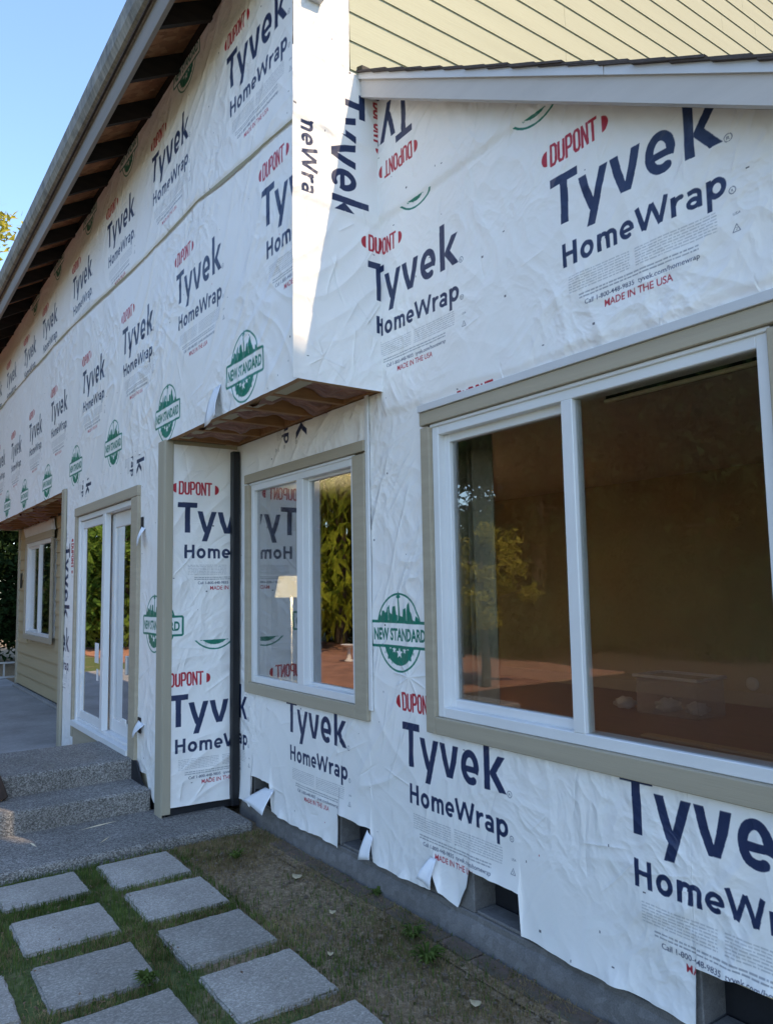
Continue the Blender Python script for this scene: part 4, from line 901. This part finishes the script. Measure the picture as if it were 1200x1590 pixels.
for k, (x, y, L) in enumerate([(-3.0, 4.9, 1.3), (-2.95, 4.7, 1.35), (-2.9, 4.52, 1.2)]):
    o = box('floor_plank', (-L/2, L/2, -.05, .05, 0, .018), M['inwall'], bev=.003); o.location = (x, y, .402); o.rotation_euler.z = .05*k
    tag(o, ['floor plank lying furthest from the large window inside', 'middle floor plank lying inside the large window', 'floor plank lying nearest the large window inside'][k], 'plank', 'planks lying on the inside floor')
pl = lathe('wall_plate', [(.0, 0), (.06, .0), (.062, .012), (.03, .02), (0, .022)], 20, M['ceil']); pl.rotation_euler.x = math.pi/2; pl.location = (-3.86, 6.797, .60); tag(pl, 'round white plate fixed low on the inside wall', 'wall plate')
lp = thing('floor_lamp', 'lit lamp with a cream shade seen through the small window', 'lamp', loc=(-6.42, 3.42, .401))
shd = lathe('lamp_shade', [(.16, 1.06), (.12, 1.26)], 20, M['lamp'], lp)
bm_ = bmesh.new(); bm_.from_mesh(shd.data); bmesh.ops.delete(bm_, geom=[f for f in bm_.faces if len(f.verts) > 4], context='FACES_ONLY'); bm_.to_mesh(shd.data); bm_.free()
mb, nb_, lb_, pb_ = newmat('lit_bulb'); pb_.inputs['Emission Color'].default_value = (1, .82, .55, 1); pb_.inputs['Emission Strength'].default_value = 480
lathe('bulb', [(.012, 1.11), (.04, 1.13), (.05, 1.16), (.04, 1.19), (.01, 1.205)], 14, mb, lp); lathe('stand', [(.12, 0), (.12, .02), (.012, .03), (.012, 1.1)], 12, M['blackmetal'], lp)

# ------------------------------------------------------------------ yard things
ld = thing('ladder', 'silver aluminium ladder lying on its side at the end of the patio', 'ladder', loc=(-15.0, 2.3, .05))
for zz in (.0, .25): box('rail', (-.03, .0, -1.9, 2.0, zz, zz+.03), M['alu'], ld, bev=.002)
rg = boxes_mesh('rung', [(-.025, -.005, -.014, .014, .03, .25)], .002); rg.materials.append(M['alu'])
for i in range(13): o = link('rung', rg, None, ld); o.location = (0, -1.75+.29*i, 0)
bb_s = 1.2
bb = thing('birdbath', 'pale stone birdbath standing on the sunlit red brick patio', 'birdbath', loc=(-13.35, -3.75, .02))
lathe('pedestal', [(.085, 0), (.085, .03), (.045, .05), (.036, .12), (.034, .20), (.055, .24)], 20, M['stone'], bb); lathe('basin', [(.05, .24), (.10, .255), (.15, .285), (.155, .295), (.13, .290), (.02, .265)], 24, M['stone'], bb)
bb.scale = (bb_s, bb_s, bb_s)
bw = box('timber_post', (-.05, .05, -.06, .06, 0, .26), M['brownwood'], bev=.008); bw.rotation_euler = (.32, -.12, .3); bw.location = (-5.66, .845, .19); tag(bw, 'short dark brown timber post standing on the steps at the left edge', 'post')
for k, (x0, y0, x1, y1, w, lab) in enumerate([(-5.108, .949, -4.994, .967, .012, 'pale splinter nearest the left edge of the landing'), (-5.168, 1.243, -5.215, 1.502, .009, 'long pale splinter lying across the landing by the step'), (-4.832, 1.281, -4.926, 1.37, .008, 'short pale splinter near the front edge of the landing')]):
    L = math.hypot(x1-x0, y1-y0); o = link('wood_splinter', mesh_from('wood_splinter', [(-L/2, 0, 0), (0, -w/2, 0), (L/2, 0, .002), (0, w/2, 0), (0, 0, w*.7)], [(0, 1, 4), (1, 2, 4), (2, 3, 4), (3, 0, 4), (0, 3, 2, 1)]), M['splinter'])
    o.location = ((x0+x1)/2, (y0+y1)/2, .054); o.rotation_euler.z = math.atan2(y1-y0, x1-x0); tag(o, lab, 'splinter', 'wood splinters on the landing')
for k, (x, y, s_, lab) in enumerate([(-3.25, 1.94, .022, 'bright curled leaf on the soil beside the pavers'), (-3.75, 2.02, .035, 'tan leaf on the soil near the foundation'), (-2.9, 1.72, .018, 'small pale chip on the soil right of the pavers'), (-2.25, 1.95, .026, 'pale leaf on the soil below the large window')]):
    n_ = 8; V = [(0, 0, .010)]+[(s_*math.cos(a)*(1+.25*math.sin(3*a)), s_*.7*math.sin(a), .012+.006*math.sin(2*a)) for a in np.linspace(0, 2*math.pi, n_, endpoint=False)]
    o = link('fallen_leaf', mesh_from('fallen_leaf', V, [(0, i+1, (i+1) % n_+1) for i in range(n_)]), M['debris']); o.location = (x, y, .004); tag(o, lab, 'leaf', 'fallen leaves on the soil')

# grass and litter: nobody could count it
def inside_hard(x, y):
    x += random.uniform(-.014, .014); y += random.uniform(-.014, .014)
    if x < -4.65 and y < 2.2: return True
    for xa, xb in rows:
        if xa < x < xb and 1.205 < y < 1.62: return True
    for xa, xb in prow[0]:
        if xa < x < xb and .672 < y < 1.098: return True
    for xa, xb in [(-4.09, -3.68), (-3.56, -3.15), (-3.04, -2.63)]:
        if xa < x < xb and .165 < y < .575: return True
    return y > 2.15 and y < 2.27 and False
def blades(name, n, mat, dens, hmin, hmax, w, lab, lean=.7):
    V = []; F = []; c = 0
    while c < n:
        x = random.uniform(-4.65, -.9); y = random.uniform(.1, 2.25)
        if inside_hard(x, y) or random.random() > dens(x, y): continue
        c += 1; h = random.uniform(hmin, hmax); a = random.uniform(0, 6.283); l = random.uniform(.1, lean)*h; ca, sa = math.cos(a), math.sin(a); b = random.uniform(0, 6.283); wx, wy = w*math.cos(b)/2, w*math.sin(b)/2; i = len(V)
        V += [(x-wx, y-wy, -.012), (x+wx, y+wy, -.012), (x+l*.4*ca+wx*.7, y+l*.4*sa+wy*.7, h*.6), (x+l*.4*ca-wx*.7, y+l*.4*sa-wy*.7, h*.6), (x+l*ca, y+l*sa, h)]
        F += [(i, i+1, i+2, i+3), (i+3, i+2, i+4)]
    o = link(name, mesh_from(name, V, F), mat, kind='stuff'); return tag(o, lab, 'grass')
def nz(x, y, s, k): return float(perlin(np.array([x*s]), np.array([y*s]), k)[0])
def d_green(x, y):
    v = .55+1.6*nz(x, y, 1.3, 60)
    if y > 1.66: v = v*.25+max(0, nz(x, y, 2.1, 61)-.15)*2.2
    if y < 1.66 and x < -3.3: v += .45
    return max(0, min(1, v))
def d_dry(x, y):
    v = .4+1.5*nz(x, y, 1.9, 63)
    if x < -3.8 and y < 1.66: v *= .35
    return max(.03, min(1, v))
blades('grass', 24000, M['grass'], d_green, .008, .030, .0035, 'short green grass between the pavers and in patches on the soil')
blades('dry_grass', 34000, M['drygrass'], d_dry, .004, .018, .003, 'dry straw coloured grass thinly covering the soil', 2.2)
def litter():
    V = []; F = []
    for _ in range(2600):
        x = random.uniform(-4.6, -.9); y = random.uniform(.4, 2.26); r = random.uniform(.003, .011)
        if inside_hard(x, y) and random.random() < .93: continue
        z = .002+.008*random.random()+(.022 if inside_hard(x, y) else 0); a = random.uniform(0, 6.28); i = len(V)
        V += [(x+r*math.cos(a+q*1.57)*(1 if q % 2 else .5), y+r*math.sin(a+q*1.57)*(1 if q % 2 else .5), z+random.uniform(-.002, .004)) for q in range(4)]; F.append((i, i+1, i+2, i+3))
    o = link('leaf_litter', mesh_from('leaf_litter', V, F), M['debris2'], kind='stuff'); tag(o, 'dry leaf crumbs scattered over the soil', 'litter')
M['debris2'] = simple('brown_leaf_crumbs', (.16, .10, .06), .9, .6, 60, 0)
litter()
def clods():
    V = []; F = []; rn_ = random.Random(9)
    for _ in range(2200):
        x = rn_.uniform(-4.5, -.9); y = rn_.uniform(1.63, 2.13); r = rn_.choice((.003, .004, .005, .007, .012))*rn_.uniform(.6, 1.2); i = len(V)
        P_ = [(x+r*a*rn_.uniform(.6, 1.2), y+r*b*rn_.uniform(.6, 1.2), .002+r*c*rn_.uniform(.5, .9)) for a, b, c in ((1, 0, 0), (0, 1, 0), (-1, 0, 0), (0, -1, 0), (0, 0, 1))]
        V += P_; F += [(i, i+1, i+4), (i+1, i+2, i+4), (i+2, i+3, i+4), (i+3, i, i+4)]
    o = link('soil_clods', mesh_from('soil_clods', V, F), M['clod'], kind='stuff'); tag(o, 'small clods and pebbles in the bare soil by the house', 'soil clods')
M['clod'] = simple('soil_clod', (.13, .10, .07), .95, .5, 40, 0)
clods()
def weed(x, y, r, n, lab, seed):
    rn_ = random.Random(seed); V = []; F = []
    for _ in range(n):
        a = rn_.uniform(0, 6.283); L = r*rn_.uniform(.5, 1.1); w = .006*rn_.uniform(.6, 1.3); b0 = r*.25*rn_.random(); ca, sa = math.cos(a), math.sin(a); i = len(V); h = r*rn_.uniform(.3, .9)
        V += [(b0*ca-sa*w*.4, b0*sa+ca*w*.4, 0), (b0*ca+sa*w*.4, b0*sa-ca*w*.4, 0), (L*.55*ca+sa*w, L*.55*sa-ca*w, h*.8), (L*.55*ca-sa*w, L*.55*sa+ca*w, h*.8), (L*ca, L*sa, h*.75)]
        F += [(i, i+1, i+2, i+3), (i+3, i+2, i+4)]
    o = link('weed', mesh_from('weed', V, F), M['grass']); o.location = (x, y, 0); tag(o, lab, 'weed', 'weeds in the yard')
for k, (x, y, r, n, lab) in enumerate([(-4.24, 1.89, .07, 40, 'grass tuft in the soil near the corner of the landing'), (-3.16, 1.03, .06, 60, 'green weed between two pavers near the bottom edge'), (-2.83, 2.10, .07, 40, 'grass tuft against the brick edging below the small strip of wrap'), (-2.62, 2.02, .09, 60, 'largest grass tuft beside the brick edging'), (-3.31, 2.235, .05, 26, 'small weed growing from the mortar below the second vent')]): weed(x, y, r, n, lab, k)

# ------------------------------------------------------------------ trees
def leaf_mesh(name, centers, radii, n_per, size, mat, droop=0.0, seed=1, aspect=1.0):
    rg_ = np.random.default_rng(seed); C_ = np.repeat(np.array(centers), n_per, 0); R_ = np.repeat(np.array(radii), n_per)[:, None]
    N = len(C_); d = rg_.normal(size=(N, 3)); d /= np.linalg.norm(d, axis=1)[:, None]; rr = rg_.random((N, 1))**.45
    Pn = C_+d*rr*R_*[1, 1, .75]; Pn[:, 2] -= droop*rg_.random(N)*R_[:, 0]
    nrm = rg_.normal(size=(N, 3))+d*.8; nrm /= np.linalg.norm(nrm, axis=1)[:, None]; t = np.cross(nrm, rg_.normal(size=(N, 3))); t /= np.linalg.norm(t, axis=1)[:, None]
    if droop: t[:, 2] -= droop*1.2; t /= np.linalg.norm(t, axis=1)[:, None]
    b = np.cross(nrm, t); s_ = size*(.6+.8*rg_.random((N, 1)))
    V = np.stack((Pn-b*s_*.28*1, Pn+t*s_*.5*aspect-b*s_*.1, Pn+t*s_*aspect+b*s_*.06, Pn+t*s_*.45*aspect+b*s_*.34), 1).reshape(-1, 3)
    me = bpy.data.meshes.new(name); me.vertices.add(4*N); me.vertices.foreach_set('co', V.ravel()); me.loops.add(4*N); me.loops.foreach_set('vertex_index', np.arange(4*N, dtype=np.int32))
    me.polygons.add(N); me.polygons.foreach_set('loop_start', np.arange(0, 4*N, 4, dtype=np.int32)); me.polygons.foreach_set('loop_total', np.full(N, 4, np.int32)); me.update()
    me.materials.append(mat); return me
def trunk_mesh(h, r, limbs, seed):
    rn_ = random.Random(seed); V = []; F = []
    def tube(p0, p1, r0, r1, seg=7, st=5):
        ax = (p1-p0).normalized(); u = ax.orthogonal().normalized(); v = ax.cross(u); b = len(V)
        for j in range(st+1):
            t = j/st; c = p0.lerp(p1, t)+Vector((rn_.uniform(-1, 1), rn_.uniform(-1, 1), 0))*r0*.25*(j > 0)
            for i in range(seg): a = 6.283*i/seg; V.append(c+(u*math.cos(a)+v*math.sin(a))*(r0+(r1-r0)*t))
        for j in range(st):
            for i in range(seg): F.append((b+j*seg+i, b+j*seg+(i+1) % seg, b+(j+1)*seg+(i+1) % seg, b+(j+1)*seg+i))
    tube(Vector((0, 0, -.1)), Vector((0, 0, h)), r, r*.25)
    for (z, a, L, dz) in limbs: tube(Vector((0, 0, z)), Vector((L*math.cos(a), L*math.sin(a), z+dz)), r*.35, r*.06, 5, 3)
    return mesh_from('trunk', V, F)
TC = {}
def make_tree(name, label, loc, h, rad, z0, shape, mat, seed, ncl=60, nper=160, size=.16, droop=0., group=None, cat='tree', aspect=1.0, share=None):
    rn_ = random.Random(seed); t = thing(name, label, cat, group, loc)
    if share and share in TC:
        for nm_, me_ in TC[share]: o = link(nm_, me_, None, t)
        t.rotation_euler.z = rn_.uniform(0, 6.28); t.scale = (1, 1, rn_.uniform(.9, 1.08)); return t
    cs = []; rs_ = []; limbs = []
    for i in range(ncl):
        f = rn_.random(); a = rn_.uniform(0, 6.283); z = z0+(h-z0)*f
        if shape == 'cone': R = rad*(1-f)**.8+.15; q = R*math.sqrt(rn_.uniform(.2, 1))
        else: R = rad*math.sqrt(max(.05, 1-(2*f-1)**2)); q = R*math.sqrt(rn_.uniform(.1, 1))
        cs.append((q*math.cos(a), q*math.sin(a), z)); rs_.append(rad*rn_.uniform(.20, .42)*(1 if shape != 'cone' else (.55+.6*(1-f))))
        if i % 4 == 0: limbs.append((max(.3, z-.5*q*.5), a, q, .4*q if shape != 'cone' else -.1*q))
    a_ = link('trunk', trunk_mesh(h*.88, .03*h*.5+.05, limbs, seed), M['bark'], t, smooth=True)
    b_ = link('crown', leaf_mesh('crown', cs, rs_, nper, size, mat, droop, seed, aspect), None, t)
    if share: TC[share] = [('trunk', a_.data), ('crown', b_.data)]
    return t
# reflected in the glass: yard behind and left of the camera
make_tree('cedar_tree', 'tall yellow green cedar with drooping sprays beyond the patio', (-17.8, -6.3, 0), 11, 3.0, 1.6, 'cone', M['leaf_cedar'], 3, 150, 230, .30, 1.3, aspect=1.3)
make_tree('cedar_tree', 'broad yellow green cedar facing the sliding door', (-21.5, -2.6, 0), 9, 2.8, .8, 'round', M['leaf_green'], 4, 110, 200, .26, .6)
make_tree('conifer_tree', 'dark narrow conifer behind the yellow bush', (-12.2, -8.2, 0), 10.5, 2.1, .6, 'cone', M['leaf_dark'], 5, 120, 200, .22, .6)
make_tree('conifer_tree', 'dark broad conifer at the back of the yard', (-9.5, -11.0, 0), 10.5, 2.6, .5, 'cone', M['leaf_dark'], 6, 130, 200, .24, .6)
make_tree('yellow_shrub', 'small yellow leaved shrub in front of the dark conifer', (-8.6, -3.15, 0), 2.35, .75, .9, 'round', M['leaf_yellow'], 7, 34, 120, .09, cat='shrub')
hedge_pts = [(-20.5, -4.6, 2.2), (-19.0, -7.6, 2.3), (-17.2, -9.6, 3.0), (-15.0, -10.8, 3.4), (-23.5, -1.5, 2.2), (-24, 1.2, 2.5)]
for i, (x, y, h) in enumerate(hedge_pts):
    make_tree('dark_shrub', ['dense dark shrub right of the brick patio', 'dark shrub under the yellow cedar', 'dark shrub beside the tall cedar', 'dark shrub left of the narrow conifer', 'dark shrub below the broad cedar', 'dark shrub beyond the end of the house'][i], (x, y, 0), h, 1.7, .1, 'round', M['leaf_dark'], 20+i, 40, 150, .16, group='dark shrubs at the yard edge', cat='shrub')
BT = [(-10.2, -12.2), (-12.6, -12.0), (-15.0, -11.6), (-9.2, -14.8), (-13.6, -14.9), (-29, -6.5), (-30, -1.0)]
BL = ['tall dark tree at the right end of the front row', 'second tall dark tree of the front row', 'tall dark tree at the left end of the front row',
      'tall dark tree at the right end of the back row', 'tall dark tree at the left end of the back row', 'distant dark tree behind the broad cedar', 'distant dark tree beyond the far end of the patio']
for i, (x, y) in enumerate(BT):
    make_tree('background_tree', BL[i], (x, y, 0), 11.5, 2.6, .2, 'round', M['leaf_dark'], 40+i, 170, 380, .19, group='tall trees round the yard', share='bt%d' % (i % 2))
# beyond the end of the house
make_tree('dark_tree', 'dark dense tree beyond the patio at the far end of the house', (-19.3, 3.6, 0), 7.0, 2.2, .3, 'round', M['leaf_dark'], 50, 130, 260, .16)
make_tree('maple_tree', 'tall tree with yellowing sunlit leaves rising above the eave', (-21.5, 1.9, 0), 12.0, 1.9, 6.0, 'round', M['leaf_yellow'], 51, 46, 90, .20)
make_tree('dark_tree', 'dark tree filling the gap left of the tan wall', (-17.6, 5.2, 0), 6.0, 1.8, .2, 'round', M['leaf_dark'], 52, 100, 240, .16)
# out of view to the right: tall mass added to shade ground and steps
blocker = thing('shade_house', 'tall narrow grey house form added out of view to shade the yard', 'house', loc=(3.7, 7.75, 0))
M['grey_siding'] = simple('grey_siding', (.30, .31, .32), .7, .08, 3, .2, 30)
boxes('wall', [(-1.6, 1.6, -5.8, 5.8, -.1, 10.0)], M['grey_siding'], blocker, bev=0)
prism('gable_wall', [(-1.6, 10.0), (0, 12.0), (1.6, 10.0)], 'y', -5.78, 5.78, M['grey_siding'], blocker)
prism('roof', [(-1.85, 9.72), (0, 12.08), (1.85, 9.72), (1.85, 9.84), (0, 12.20), (-1.85, 9.84)], 'y', -6.0, 6.0, M['shingle'], blocker)
boxes('shade_stack', [(-.35, .35, -4.7, -3.50, 11.0, 13.3)], M['brick'], blocker, bev=.01)  # added block, placed and raised to keep the steps shaded
for zz in (1.0, 3.7, 6.2, 8.4):
    for yy in (-3.6, 0, 3.6):
        w_ = boxes('window', [(-1.65, -1.6, yy-.6, yy-.53, zz, zz+1.2), (-1.65, -1.6, yy+.53, yy+.6, zz, zz+1.2), (-1.65, -1.6, yy-.53, yy+.53, zz, zz+.07), (-1.65, -1.6, yy-.53, yy+.53, zz+1.13, zz+1.2)], M['vinyl'], blocker); box('pane', (-1.63, -1.61, yy-.53, yy+.53, zz+.07, zz+1.13), M['glass_strong'], w_, bev=0)
